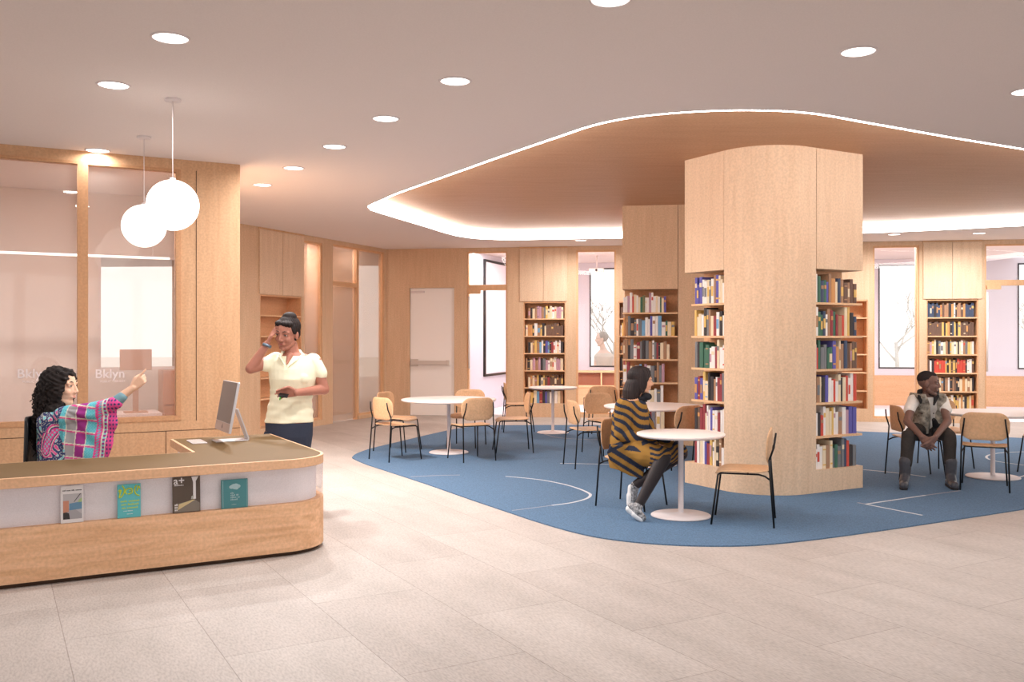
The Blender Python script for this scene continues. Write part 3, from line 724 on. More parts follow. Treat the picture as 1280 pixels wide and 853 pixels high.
# ------------------------------------------------------------------ chairs
def rrect(w, h, r, n=6):
    pts = []
    for cx, cy, a in ((w/2-r, h/2-r, 0), (-w/2+r, h/2-r, PI/2), (-w/2+r, -h/2+r, PI), (w/2-r, -h/2+r, 1.5*PI)):
        pts += [(cx+r*math.cos(a+PI/2*i/n), cy+r*math.sin(a+PI/2*i/n)) for i in range(n+1)]
    return pts
def shell(fn, w, h, r, t, N=5):
    """curved plywood sheet: rounded rectangle of concentric rings, fn(a,b)->point, thickness t along fn normal"""
    mb = MB(); P0 = rrect(w, h, r); L0_, L1_ = [], []
    for s in [1, .97, .8, .6, .4, .2]:
        L0_.append([mb.bm.verts.new(fn(p[0]*s, p[1]*s, t/2 if s < .98 else t/4)) for p in P0])
        L1_.append([mb.bm.verts.new(fn(p[0]*s, p[1]*s, -t/2 if s < .98 else -t/4)) for p in P0])
    c0 = mb.bm.verts.new(fn(0, 0, t/2)); c1 = mb.bm.verts.new(fn(0, 0, -t/2)); n = len(P0)
    for L_, c in ((L0_, c0), (L1_, c1)):
        for i in range(len(L_)-1):
            for k in range(n): mb.bm.faces.new((L_[i][k], L_[i][(k+1) % n], L_[i+1][(k+1) % n], L_[i+1][k]))
        for k in range(n): mb.bm.faces.new((L_[-1][k], L_[-1][(k+1) % n], c))
    for k in range(n): mb.bm.faces.new((L0_[0][k], L0_[0][(k+1) % n], L1_[0][(k+1) % n], L1_[0][k]))
    return mb
def make_chair():
    e = empty('cafe_chair')
    def seat(a, b, d):   # a: depth (x), b: width (y)
        z = .445+.010*(abs(b)/.22)**2 - .028*max(0, (a-.12)/.1)**2*1.0 + .012*max(0, (-a-.1)/.12)**2
        return (a, b, z+d)
    shell(seat, .44, .44, .11, .013).build('seat', PLY, e, smooth=True)
    def back(a, b, d):   # a: width, b: height
        zc = .662+b; x = -.235-.10*(zc-.55)*.55 + .035*(a/.22)**2
        return (x+d, a, zc)
    shell(back, .46, .285, .11, .012).build('backrest', PLY, e, smooth=True)
    R = .0085
    for s in (-1, 1):
        MB().tube([(.245, s*.215, 0), (.19, s*.19, .425)], R).build('leg', BLACK, e)
        MB().tube([(-.265, s*.225, 0), (-.235, s*.215, .40), (-.225, s*.21, .56)], R).build('leg', BLACK, e)
        MB().tube([(-.225, s*.21, .555), (-.262, s*.195, .66), (-.272, s*.185, .745)], R).build('back_post', BLACK, e)
        MB().tube([(.19, s*.19, .42), (.17, s*.185, .432), (-.14, s*.185, .432), (-.19, s*.195, .42), (-.232, s*.213, .395)], R*.9).build('seat_rail', BLACK, e)
    MB().tube([(-.05, -.185, .430), (-.05, .185, .430)], R*.8).build('cross_rail', BLACK, e)
    return e
chairs = [((1.942, None), None)]
def sc(x, y): return (x, y*F/1118.0)
CH = [
 (sc(1.975, 7.665), 163, 'empty plywood chair on the right of the nearest small table'),
 (sc(1.13, 8.38), -37, 'plywood chair the woman in the striped dress sits on'),
 (sc(-1.495, 11.54), 42, 'front chair of the pair left of the large round table'),
 (sc(-1.58, 12.44), -24, 'rear chair of the pair left of the large round table'),
 (sc(-.53, 11.5), 118, 'chair seen from behind, in front of the large round table'),
 (sc(-.664, 12.88), -104, 'chair behind the large round table, before the glass door'),
 (sc(.0, 12.3), 187, 'chair right of the large round table, turned to it'),
 (sc(.11, 14.95), 4, 'chair left of the farthest small table'),
 (sc(.95, 10.92), 15, 'chair facing right, between the small far table and the seated woman'),
 (sc(1.28, 12.1), -62, 'chair left of the table behind the seated woman, facing it'),
 (sc(1.46, 14.2), 80, 'farthest chair, in front of the rear window'),
 (sc(1.86, 10.22), 128, 'chair seen between the striped-dress woman and the round bookcase'),
 (sc(2.42, 11.5), 200, 'chair mostly hidden behind the round bookcase'),
 (sc(4.55, 10.07), -3, 'plywood chair the man sits on'),
 (sc(5.30, 10.92), -88, 'chair behind the right-hand table, beside the seated man'),
 (sc(4.94, 9.35), 63, 'chair seen from behind, right of the seated man'),
 (sc(6.16, 10.25), 184, 'chair cut by the right edge of the picture'),
]
ch0 = make_chair()
for i, ((x, y), ang, lab) in enumerate(CH):
    c = ch0 if i == 0 else copy_tree(ch0)
    c.location = (x, y, .011); c.rotation_euler = (0, 0, math.radians(ang)); tag(c, lab, 'chair', 'plywood cafe chairs with black steel legs')
    
    if i in (7,): pass

# ------------------------------------------------------------------ reception desk
Fp = FL(0, 738.7); Sp = Vector(((330-640)/F*8.415, 8.415, 0))
O = Fp+BD*((Sp-Fp).dot(BD)+.065); DV = (Sp-Fp).dot(AD)
DK = Fr(O, ANGB); RW = .88; RV = .81; UL = -4.4; RR = .36
def dpoly(i, back=RV):   # outline inset by i
    return [(UL, i)]+[(p[0], p[1]) for p in arc(-RR, RR, RR-i, -PI/2, 0, 24)]+[(-i, DV-i), (-RW+i, DV-i), (-RW+i, back-i), (UL, back-i)]
dk = empty('reception_desk', O, ANGB, 'long timber reception desk with rounded end and brown linoleum top', 'desk')
MB().prism(dpoly(.03, .38), 0, .03).build('plinth', DARKSH, dk)
MB().prism(dpoly(0, .38), .03, .381).build('lower_panel', WOODH, dk)
MB().prism(dpoly(.055, .38), .381, .634).build('display_panel', FELT, dk)
band = [(UL, .004)]+[(p[0], p[1]) for p in arc(-RR, RR, RR-.004, -PI/2, 0, 24)]+[(-.004, DV-.01)]
g = MB().strip(band, .382, .633).build('acrylic_front', ACRYL, dk, smooth=True)
MB().prism(dpoly(0), .634, .70).build('worktop', wood('oak_desk_edge', (228, 184, 146), horiz=True), dk, bevel=.003)
MB().prism(dpoly(.022), .6995, .7015).build('linoleum_inlay', LINO, dk)
# computer on the return
mp_ = P(289, 0, 7.84); mloc = Vector((mp_.x, 7.84, .7015))
mo = empty('computer_monitor', mloc+Vector((-.03, 0.04, 0)), ANGB-PI/2-math.radians(2), 'silver all-in-one computer with grey screen on the reception desk', 'computer')
# local x along -A.. screen faces -y
mo.rotation_euler = (0, 0, ANGB-PI/2)
tl = Matrix.Rotation(math.radians(-10), 4, 'X')
def tilt(ob): ob.matrix_local = Matrix.Translation((0, -.06, .085)) @ tl; return ob
SW, SH = .27, .43
tilt(MB().box(-SW, SW, -.004, .018, 0, SH).build('casing', ALU, mo, bevel=.004))
tilt(MB().box(-SW+.006, SW-.006, -.0062, -.003, .082, SH-.006).build('screen', mat('screen_grey', (128, 118, 112), .35), mo))
tilt(MB().box(-SW+.002, SW-.002, -.0055, -.003, .004, .078).build('chin', mat('chin_metal', (190, 168, 158), .5), mo))
lg = MB(); lg.sphere((0, -.006, .040), (.014, .002, .015)); lg.sphere((.004, -.006, .060), (.004, .0015, .006)); tilt(lg.build('emblem', mat('emblem_grey', (95, 85, 82), .5), mo))
st = MB(); st.box(-.09, .09, -.13, .14, 0, .008)
st.build('foot', ALU, mo, bevel=.003)
sb = MB()
path = [(.14, .004), (.145, .02), (.13, .06), (.055, .27)]
for a, b in zip(path, path[1:]):
    vs = [sb.bm.verts.new(v) for v in ((-.07, a[0], a[1]), (.07, a[0], a[1]), (.07, b[0], b[1]), (-.07, b[0], b[1]))]; sb.bm.faces.new(vs)
so = sb.build('stand_arm', ALU, mo); so.modifiers.new('s', 'SOLIDIFY').thickness = .01
kl = FL(246, 553, .7015)
kb_ = empty('keyboard', kl, ANGB-PI/2, 'small white keyboard on the desk left of the computer', 'keyboard')
kbt = MB(); kbt.box(-.14, .14, -.06, .06, 0, .008); kbt.build('case', WHITEM, kb_, bevel=.003)
kk = MB()
for r in range(5):
    for c in range(13): kk.box(-.132+c*.0205, -.132+c*.0205+.017, -.052+r*.021, -.052+r*.021+.017, .008, .0105)
kk.build('keys', mat('key_grey', (190, 178, 172), .6), kb_)

# magazines and leaflets on the display ledge
def leaf(px0, px1, pyt, pyb, label, cat='magazine', th=.008, lean=3):
    v = .018; u = DK.u(px0, v); w = DK.u(px1, v)-u; zb = .381; zt = DK.z((px0+px1)/2, pyt, v); h = zt-zb
    h = min(h, .245)
    e = empty('magazine' if cat == 'magazine' else 'booklet', DK.w(u, v, zb+.0015), ANGB, label, cat, 'magazines on the desk front')
    e.rotation_euler = Matrix.Rotation(ANGB, 4, 'Z').to_euler() if False else (math.radians(-lean), 0, ANGB)
    return e, w, h
def flat(e, name, m, x0, x1, z0, z1, y=-.0008): return MB().box(x0, x1, y, .0, z0, z1).build(name, m, e)
def fpoly(e, name, m, pts, y=-.0012):
    mb = MB(); lo = [mb.bm.verts.new((p[0], y, p[1])) for p in pts]; hi = [mb.bm.verts.new((p[0], 0, p[1])) for p in pts]
    mb.bm.faces.new(lo); mb.bm.faces.new(hi[::-1]); n = len(pts)
    for i in range(n): mb.bm.faces.new((lo[i], lo[(i+1) % n], hi[(i+1) % n], hi[i]))
    return mb.build(name, m, e)
def ftext(e, s, size, x, z, m, bold=False): return text(s, size, 'lettering', m, e, Matrix.Translation((x, -.0016, z)) @ Matrix.Rotation(PI/2, 4, 'X'), bold, .0003)
def fline(e, words, size, x, z, m):
    """a line of print too small to read: one row of tiny upright strokes per word"""
    mb = MB(); rn = random.Random(int(z*1e5))
    for n_ in words:
        for i in range(n_):
            h = size*(.72 if rn.random() < .3 else .5); mb.box(x, x+size*.36, -.0016, 0, z, z+h)
            x += size*.52
        x += size*.45
    return mb.build('print_line', m, e)
PW = mat('paper_white', (244, 240, 238), .6); PK = mat('print_black', (60, 56, 56), .6)
e, w, h = leaf(76, 104.5, 608, 650, 'white magazine with an interior photo on its cover')
MB().box(0, w, 0, .009, 0, h).build('cover', PW, e)
fline(e, (3, 4, 3, 6), .0118, w*.08, h*.86, PK)
flat(e, 'photo_sky', mat('ph1', (196, 192, 192), .6), w*.1, w*.93, h*.1, h*.78)
fpoly(e, 'photo_floor', mat('ph2', (176, 172, 174), .6), [(w*.1, h*.1), (w*.93, h*.1), (w*.93, h*.22), (w*.5, h*.42), (w*.1, h*.3)])
fpoly(e, 'photo_window', mat('ph3', (110, 152, 180), .6), [(w*.37, h*.34), (w*.93, h*.36), (w*.93, h*.56), (w*.37, h*.52)], -.0014)
fpoly(e, 'photo_tree', mat('ph4', (176, 200, 140), .6), [(w*.75, h*.54), (w*.93, h*.55), (w*.93, h*.66), (w*.8, h*.62)], -.0015)
fpoly(e, 'photo_wall', mat('ph5', (214, 148, 120), .6), [(w*.1, h*.28), (w*.35, h*.3), (w*.35, h*.6), (w*.1, h*.6)], -.0016)
fpoly(e, 'photo_seat', PK, [(w*.1, h*.1), (w*.4, h*.1), (w*.36, h*.26), (w*.24, h*.29), (w*.1, h*.28)], -.0018)
fpoly(e, 'photo_beam', mat('ph6', (90, 86, 90), .6), [(w*.56, h*.56), (w*.85, h*.78), (w*.9, h*.78), (w*.6, h*.56)], -.0018)
e, w, h = leaf(147, 176, 606, 646, 'turquoise booklet with lime-yellow squiggles and lettering', 'booklet')
TQ = mat('turquoise_print', (104, 200, 206), .6); LM = mat('lime_print', (214, 226, 70), .6)
MB().box(0, w, 0, .009, 0, h).build('cover', TQ, e)
for pts in ([(.08, .75), (.15, .84), (.08, .62), (.22, .68), (.3, .84), (.2, .97)], [(.4, .7), (.33, .78), (.42, .86), (.6, .86), (.62, .74), (.45, .7)], [(.82, .95), (.74, .86), (.78, .7), (.95, .63)], [(.84, .78), (.9, .92), (.97, .84)], [(.5, .78), (.56, .8)], [(.12, .86), (.05, .8)]):
    s = spline([Vector((a*w, -.001, b*h)) for a, b in pts], False, 6) if len(pts) > 2 else [Vector((a*w, -.001, b*h)) for a, b in pts]
    MB().tube(s, .0045, 6).build('squiggle', LM, e)
for k, (s, x) in enumerate((((5, 8), .13), ((4, 8), .16), ((3, 8), .18))): fline(e, s, .0165, w*x, h*(.47-k*.1), LM)
fline(e, (5, 7), .009, w*.25, h*.19, PW); fline(e, (4, 4), .008, w*.4, h*.1, PW)
e, w, h = leaf(216, 250.5, 595.5, 642, 'dark brown magazine with a large a and plus sign')
DB = mat('dark_print', (98, 84, 72), .6)
MB().box(0, w, 0, .009, 0, h).build('cover', DB, e)
fpoly(e, 'photo_ground', mat('ph7', (138, 128, 116), .6), [(w*.06, h*.02), (w*.98, h*.02), (w*.98, h*.24), (w*.8, h*.34), (w*.06, h*.24)])
fpoly(e, 'photo_gap', PW, [(w*.68, h*.99), (w*.94, h*.99), (w*.84, h*.86), (w*.84, h*.36), (w*.74, h*.36), (w*.74, h*.84)], -.0015)
fpoly(e, 'photo_path', mat('ph8', (222, 200, 150), .6), [(w*.18, h*.08), (w*.82, h*.34), (w*.72, h*.34), (w*.22, h*.24)], -.0016)
fpoly(e, 'photo_bush', mat('ph9', (188, 188, 176), .6), [(w*.66, h*.36), (w*.74, h*.36), (w*.76, h*.47), (w*.68, h*.44)], -.0016)
ftext(e, 'a+', .072, w*.03, h*.80, PW, True); fline(e, (11,), .011, w*.06, h*.755, PW)
for k in range(3): fline(e, (2,), .02, w*.07, h*(.2-k*.07), PW)
e, w, h = leaf(277, 310, 600, 637, 'teal booklet with a pale brain drawing', 'booklet')
TE = mat('teal_print', (82, 146, 150), .6); TL = mat('pale_teal_print', (176, 204, 206), .6)
MB().box(0, w, 0, .012, 0, h).build('cover', TE, e)
flat(e, 'border', TL, w*.05, w*.065, h*.03, h*.97); flat(e, 'border', TL, w*.96, w*.97, h*.03, h*.97)
bb = MB()
for a, b, r in ((.38, .74, .055), (.46, .77, .06), (.55, .78, .06), (.63, .75, .055), (.5, .71, .05), (.57, .69, .045)): bb.sphere((a*w, -.0008, b*h), (r*w*1.7, .0012, r*h*1.2), seg=14, ring=8)
bb.build('brain_drawing', TL, e)
for k, s in enumerate(((3,), (4, 2), (5, 2), (6,))): fline(e, s, .016, w*.34, h*(.5-k*.075), TL)
fline(e, (9,), .007, w*.38, h*.12, TL)

exec_people = True

# ------------------------------------------------------------------ lamps added to brighten the office, store room and rear rooms
def added_room_lamp(fr, u, v, energy, label, sx=1.2):
    p = fr.w(u, v, CEIL); e = empty('added_fill_panel', p, fr.a, label, 'ceiling light', 'added fill lamps in the rooms behind glass')
    MB().box(-sx/2, sx/2, -.12, .12, -.012, -.001).build('diffuser', emit('fill_panel_glow', (255, 250, 246), 2.0), e)
    MB().box(-sx/2-.02, -sx/2, -.14, .14, -.02, -.001).box(sx/2, sx/2+.02, -.14, .14, -.02, -.001).build('end_cap', WHITEM, e)
    ld = bpy.data.lights.new('room_fill_light', 'AREA'); ld.shape = 'RECTANGLE'; ld.size = sx; ld.size_y = .22; ld.energy = energy; ld.color = (1, .97, .95)
    lo = bpy.data.objects.new('lamp', ld); COL.objects.link(lo); lo.parent = e; lo.location = (0, 0, -.02)
added_room_lamp(LB, -3.4, .24, 70, 'added fill lamp in the office, left bay'); added_room_lamp(LB, -1.3, .24, 70, 'added fill lamp in the office, right bay')
for px, t in ((606, 'behind the glass door'), (705, 'behind the first rear window'), (815, 'behind the tall bookcase'), (1115, 'behind the clear window'), (1260, 'behind the right glass door')):
    added_room_lamp(WB, WB.u(px), .72, 62, 'added fill lamp in the rear room '+t)
added_room_lamp(SB, 1.6, .58, 60, 'added fill lamp in the store room', .6); added_room_lamp(SB, 3.2, .6, 45, 'added fill lamp behind the side glass door', .6)

# ------------------------------------------------------------------ people
def V(*a): return Vector(a)
class Head:
    def __init__(s, c, yaw, pitch=0, roll=0, k=1.0):
        s.k = k; s.R = (Matrix.Rotation(math.radians(yaw), 3, 'Z') @ Matrix.Rotation(math.radians(pitch), 3, 'Y') @ Matrix.Rotation(math.radians(roll), 3, 'X'))
        s.c = Vector(c)
    def p(s, x, y, z): return s.c + s.R @ (Vector((x, y, z))*s.k)
    def e(s, mb, x, y, z, rx, ry, rz, rot=None, seg=20, ring=12):
        R = s.R if rot is None else s.R @ rot
        mb.sphere(s.p(x, y, z), (rx*s.k, ry*s.k, rz*s.k), R, seg, ring)
    def skin(s, mb, male=False):
        e = s.e; k = s.k
        e(mb, -.012, 0, .030, .097, .076, .086)          # cranium
        e(mb, .020, 0, -.022, .070, .063, .080)          # face
        mb.cap(s.p(.050, 0, -.090), .024*k, s.p(.058, 0, -.097), .019*k)   # chin
        for q in (-1, 1):
            mb.cap(s.p(.002, q*.052, -.058), .018*k, s.p(.048, q*.018, -.092), .020*k)   # jaw
            e(mb, .058, q*.036, -.026, .024, .022, .024)     # cheek
            mb.cap(s.p(.080, q*.014, .030), .009*k, s.p(.068, q*.050, .028), .009*k)   # brow
            e(mb, -.008, q*.077, -.008, .019, .009, .031, Matrix.Rotation(q*-.25, 3, 'Z'))     # ear
            e(mb, .096, q*.011, -.030, .009, .008, .007)     # nostril wing
            e(mb, .071, q*.032, .010, .011, .016, .010)      # eyelid mound
        mb.cap(s.p(.086, 0, .016), .0075*k, s.p(.103, 0, -.024), .0095*k)  # nose
        mb.cap(s.p(.080, -.018, -.060), .008*k, s.p(.080, .018, -.060), .008*k)
        if male: mb.cap(s.p(.055, 0, -.1), .024*k, s.p(.06, 0, -.1), .022*k)
    def features(s, par, iris=(60, 40, 30), lip=(170, 85, 80), brow=(45, 32, 28), closed=False, nm='x'):
        LIP = mat('lip_'+nm, lip, .5); IR = mat('iris_'+nm, iris, .3); SC = mat('eye_white', (236, 232, 228), .3); BR = mat('brow_'+nm, brow, .8)
        mb = MB(); k = s.k
        mb.tube([s.p(.079, -.022, -.0585), s.p(.0855, -.010, -.0555), s.p(.0862, 0, -.0565), s.p(.0855, .010, -.0555), s.p(.079, .022, -.0585)], [.001*k, .003*k, .003*k, .003*k, .001*k], 8)
        mb.tube([s.p(.079, -.020, -.061), s.p(.0860, 0, -.065), s.p(.079, .020, -.061)], [.001*k, .004*k, .001*k], 8)
        mb.build('lips', LIP, par)
        mb = MB()
        for q in (-1, 1): mb.tube([s.p(.085, q*.014, .033), s.p(.083, q*.030, .038), s.p(.070, q*.050, .033)], [.003*k, .0035*k, .0015*k], 6)
        mb.build('eyebrows', BR, par)
        for q in (-1, 1):
            if not closed:
                s_ = MB(); s.e(s_, .0765, q*.032, .009, .0065, .0125, .0058, seg=12, ring=8); ey = s_.build('eye', SC, par)
                s_ = MB(); s.e(s_, .0805, q*.032, .009, .0035, .0078, .0058, seg=10, ring=8); s_.build('iris', IR, ey)
            s_ = MB(); s_.tube([s.p(.081, q*.019, .0105), s.p(.0845, q*.032, .0155 if not closed else .007), s.p(.078, q*.046, .0105)], [.001*k, .0018*k, .001*k], 6); s_.build('eyelashes', BR, par)
def hand(mb, W, f, t, c, s=1.0, curl=(.3, .35, .4, .45), thumb=.5, spread=.05, tcurl=.3):
    """W wrist, f finger direction, t thumb side, c palm side; five separate fingers"""
    f = Vector(f).normalized(); t = Vector(t); t = (t-f*t.dot(f)).normalized(); c0 = Vector(c); n = f.cross(t); c = n if n.dot(c0) > 0 else -n
    W = Vector(W); offs_ = [.029, .010, -.009, -.027]; base = [.088, .092, .088, .080]; Ls = [.070, .078, .072, .056]
    for i in range(4):
        K = W+f*base[i]*s+t*offs_[i]*s
        mb.cap(W+t*offs_[i]*.6*s+f*.008*s, .015*s, K, .0115*s, 10)
        d = (f+t*spread*(1.5-i)).normalized(); p = K; ang = 0
        for j, (fr_, r0, r1) in enumerate(((.45, .0095, .0088), (.30, .0088, .0080), (.25, .0080, .0068))):
            ang += curl[i]*(1.0 if j else .8); dd = d*math.cos(ang)+c*math.sin(ang)
            q = p+dd*Ls[i]*fr_*s; mb.cap(p, r0*s, q, r1*s, 10); p = q
    p = W+f*.02*s+t*.022*s; q = p+(f*.75+t*thumb+c*.15).normalized()*.046*s; mb.cap(p, .014*s, q, .0115*s, 10)
    r = q+(f*.95+t*(thumb-.55)+c*tcurl).normalized()*.032*s; mb.cap(q, .011*s, r, .0098*s, 10)
    mb.cap(r, .0098*s, r+(f*.95+t*(thumb-.75)+c*tcurl).normalized()*.024*s, .0078*s, 10)
def limb(mb, pts, rs):
    for i in range(len(pts)-1): mb.cap(pts[i], rs[i], pts[i+1], rs[i+1], 16)
def rings(rs, D, deep=None, yaw=0):
    """rs: (py, centre px, half width px, half depth m, depth offset)"""
    out = []
    for py, cx, hw, hd, dy in rs:
        c = P(cx, py, D+dy); k = (D+dy)/F; a = math.radians(yaw)
        out.append((c, V(math.cos(a), math.sin(a), 0)*hw*k, V(-math.sin(a), math.cos(a), 0)*hd))
    return out
def grow(rr, d):
    return [(c, a*(1+d/a.length), b*(1+d/b.length)) for c, a, b in rr]

def fold(amp, fr, ax=(1, 0, 1)):
    ax = Vector(ax)
    def f(v, n):
        return v+n*amp*(math.sin(v.dot(ax)*fr+3*math.sin(v.z*9))*.6+math.sin(v.x*fr*1.7-v.z*fr*.8)*.4)
    return f

# ---- standing woman in the pale polo shirt
D = 8.75; G = 1.06
def Q(x, y, dy=0.0): return P(x, y, D+dy)
pe = empty('person', (Q(362, 500).x, D, 0), 0, 'standing person in a pale yellow polo shirt and dark jeans, hand on head', 'person')
SK = mat('skin_brown', (172, 116, 98), .5, noise=.04, scale=30)
def attach(o, par):
    bpy.context.view_layer.update(); o.parent = par; o.matrix_parent_inverse = par.matrix_world.inverted(); return o
def bl(mb, name, m, par, voxel=.006, smooth=4, disp=None): return attach(blob(mb, name, m, voxel, smooth, None, disp), par)
def settle(par, before):
    bpy.context.view_layer.update()
    inv = par.matrix_world.inverted()
    for o in list(par.children):
        if o not in before and o.matrix_parent_inverse == Matrix.Identity(4): o.matrix_parent_inverse = inv
hd = Head(Q(358.5, 417.5, -.06), -106, 13, -6, 1.30)
b = MB(); hd.skin(b)
tor = rings([(560, 361, 25, .13, 0), (545, 361.5, 28, .15, 0), (528, 361.5, 28.5, .145, 0), (512, 362.5, 26.5, .125, 0), (500, 363.5, 24.5, .12, 0), (487, 365, 25, .12, -.01), (474, 366, 27.5, .138, -.02), (461, 366.5, 29, .13, -.01), (451, 367, 30, .11, 0), (445, 367, 22, .085, 0), (441, 366, 12, .065, 0)], D)
b.loft(tor)
b.cap(Q(363, 431, -.01), .062, Q(366, 447, .0), .078)
limb(b, [Q(343, 450), Q(313.5, 461, -.15), Q(334, 430, -.14)], [.063, .050, .032])
limb(b, [Q(393, 452), Q(405, 487, .02), Q(371, 491, -.23)], [.066, .052, .033])
hf = Q(347, 401, -.06)-Q(334, 430, -.14)
hand(b, Q(334, 430, -.14), hf, V(.25, -1, .0), V(1, .3, -.4), 1.22, (.14, .16, .20, .24), .45, .12, .3)
hand(b, Q(371, 491, -.23), V(-1, -.15, -.02), V(.0, -.35, 1), V(0, -1, .6), 1.25, (.38, .42, .5, .55), .55, .04, .5)
lx = Q(360, 500).x
for q in (-1, 1):
    x = lx+q*.105
    limb(b, [V(x, D, .66), V(x, D-.01, .36), V(x, D, .09)], [.12, .075, .05]); b.cap(V(x, D+.03, .05), .045, V(x-.02, D-.17, .035), .035)
body = bl(b, 'body', SK, pe, .0058, 3)
old = set(pe.children)
hd.features(pe, lip=(150, 74, 74), nm='a'); settle(pe, old)
SHIRT = mat('pale_yellow_cotton', (240, 236, 208), .9, noise=.02, scale=40)
s_ = MB(); s_.loft(grow(tor[2:10], .014))
for q in (355, 378): s_.sphere(Q(q, 473, -.10), (.066, .055, .066))
limb(s_, [Q(345, 450, .0), Q(333, 456, -.06)], [.076, .070]); limb(s_, [Q(391, 452), Q(400, 467, .012)], [.079, .071])
def polo(v, n):
    w = 1 if v.z < 1.10 else .2
    return v+n*w*(.0022*math.sin(v.z*85+2.5*math.sin(v.x*9))+.0022*math.sin(v.z*50-v.x*24))
bl(s_, 'polo_shirt', SHIRT, pe, .007, 3, polo)
c_ = MB()
c_.tube([Q(357.5, 459, -.165), Q(350, 447, -.13), Q(353, 440.5, -.07), Q(362, 437.5, .06), Q(375, 439, .03), Q(379, 444, -.06), Q(369, 451, -.125), Q(358.5, 460, -.165)], [.004, .015, .014, .013, .013, .014, .014, .004], 8)
for y in (463, 468, 473): c_.sphere(Q(357.5, y, -.165), (.006, .004, .006), seg=10, ring=6)
bl(c_, 'collar', SHIRT, pe, .005, 2)
n_ = MB(); n_.cap(Q(362.5, 445, -.09), .034, Q(358.5, 455, -.145), .008); bl(n_, 'neckline', SK, pe, .005, 2)
JE = mat('dark_denim', (52, 58, 74), .9, noise=.12, scale=120)
j_ = MB(); j_.loft(grow(tor[0:3], .010)); 
for q in (-1, 1):
    x = lx+q*.105
    limb(j_, [V(x, D, .64), V(x, D-.01, .36), V(x, D, .12)], [.128, .088, .072])
bl(j_, 'jeans', JE, pe, .008, 3)
for q in (-1, 1):
    x = lx+q*.105; h_ = MB(); h_.cap(V(x, D+.04, .048), .048, V(x-.02, D-.18, .041), .040); bl(h_, 'shoe', BLACK, pe, .006, 2)
HA = mat('black_hair', (44, 37, 36), .72, spec=.12, noise=.3, scale=40, stretch=(1, 1, .15))
h_ = MB(); hd.e(h_, -.028, 0, .046, .098, .086, .086); hd.e(h_, -.052, 0, .0, .062, .078, .07); hd.e(h_, -.045, .0, .118, .050, .052, .034)
hd.e(h_, .038, .022, .086, .040, .048, .022); hd.e(h_, .036, -.036, .084, .036, .034, .022)
for q in (-1, 1): hd.e(h_, .006, q*.070, .040, .032, .014, .038)
def hst(c, fr, amp):
    def f(v, n): return v+n*amp*math.sin(math.atan2(v.y-c.y, v.x-c.x)*fr+v.z*30)
    return f
bl(h_, 'hair', HA, pe, .0055, 3, hst(hd.c, 26, .0016))
w_ = MB(); p0, p1 = Q(333, 434, -.145), Q(335, 429, -.137); dd = (p1-p0).normalized(); w_.tube([p0, p0+dd*.026], .043, 16); attach(w_.build('wristwatch', mat('watch_steel', (110, 125, 140), .35, metal=.5)), pe)
ph = empty('mobile_phone', Q(354, 494.5, -.30), 0, 'black mobile phone with a green tag held by the standing person', 'phone')
MB().box(-.04, .045, -.035, .035, -.006, .006).build('case', BLACK, ph, bevel=.003); MB().tube([(-.02, -.03, -.004), (-.022, -.032, -.035)], .006, 8).build('green_tag', mat('tag_green', (80, 190, 70), .5), ph)
ph.rotation_euler = (.35, .15, .1)

# ---- receptionist with dark curls and patterned poncho
D = 7.15
pe = empty('person', (Q(76, 500).x, D, 0), 0, 'seated person with long black curls and patterned poncho, pointing, behind the desk', 'person')
SKL = mat('skin_fair', (234, 190, 162), .5, noise=.03, scale=30)
hd = Head(Q(77, 484, 0), -4, 2, 0, 1.22)
b = MB(); hd.skin(b)
tor = rings([(640, 76, 20, .19, .0), (600, 77, 22, .18, 0), (577, 77, 22, .17, 0), (545, 75, 21, .16, 0), (522, 75, 20, .17, 0), (514, 76, 15, .13, 0), (508, 76, 9, .07, 0)], D)
b.loft(tor); b.cap(Q(75, 500), .055, Q(75, 515), .07)
sh_, el_, wr_ = Q(84, 521, -.13), Q(134, 509, -.10), Q(166.5, 485, -.06)
limb(b, [sh_, el_, wr_], [.055, .042, .027])
limb(b, [Q(78, 521, .17), Q(84, 565, .2), Q(112, 583, .1)], [.055, .042, .030])
hand(b, Q(112, 583, .1), V(1, -.3, 0), V(0, -1, .2), V(0, 0, -1), 1.1)
fd = (Q(184, 468, -.05)-wr_).normalized()
W2 = wr_; s2 = 1.05; tt = V(-.62, -.25, .70); cc = V(.35, .55, -.7)
hand(b, W2, fd, tt, cc, s2, (.03, 1.15, 1.25, 1.3), .35, .02, .9)
bl(b, 'body', SKL, pe, .0055, 3)
# lower body on the chair, under the desk
j_ = MB()
for q in (-1, 1): limb(j_, [V(Q(78, 0).x, D+q*.1, .56), V(Q(78, 0).x+.42, D+q*.1-.02, .55), V(Q(78, 0).x+.42, D+q*.1-.02, .10)], [.10, .075, .05]); j_.cap(V(Q(78, 0).x+.40, D+q*.1-.02, .045), .045, V(Q(78, 0).x+.58, D+q*.1-.02, .04), .04)
j_.sphere((Q(77, 0).x, D, .58), (.15, .19, .12)); bl(j_, 'trousers', JE, pe, .008, 3)
old = set(pe.children); hd.features(pe, lip=(206, 120, 112), nm='b'); settle(pe, old)
SL = MB(); limb(SL, [Q(124, 512, -.10), Q(140, 507, -.095), Q(152.5, 496.5, -.083)], [.055, .050, .040]); bl(SL, 'sleeve', mat('grey_blue_jersey', (124, 160, 172), .9, noise=.05, scale=60), pe, .006, 2)
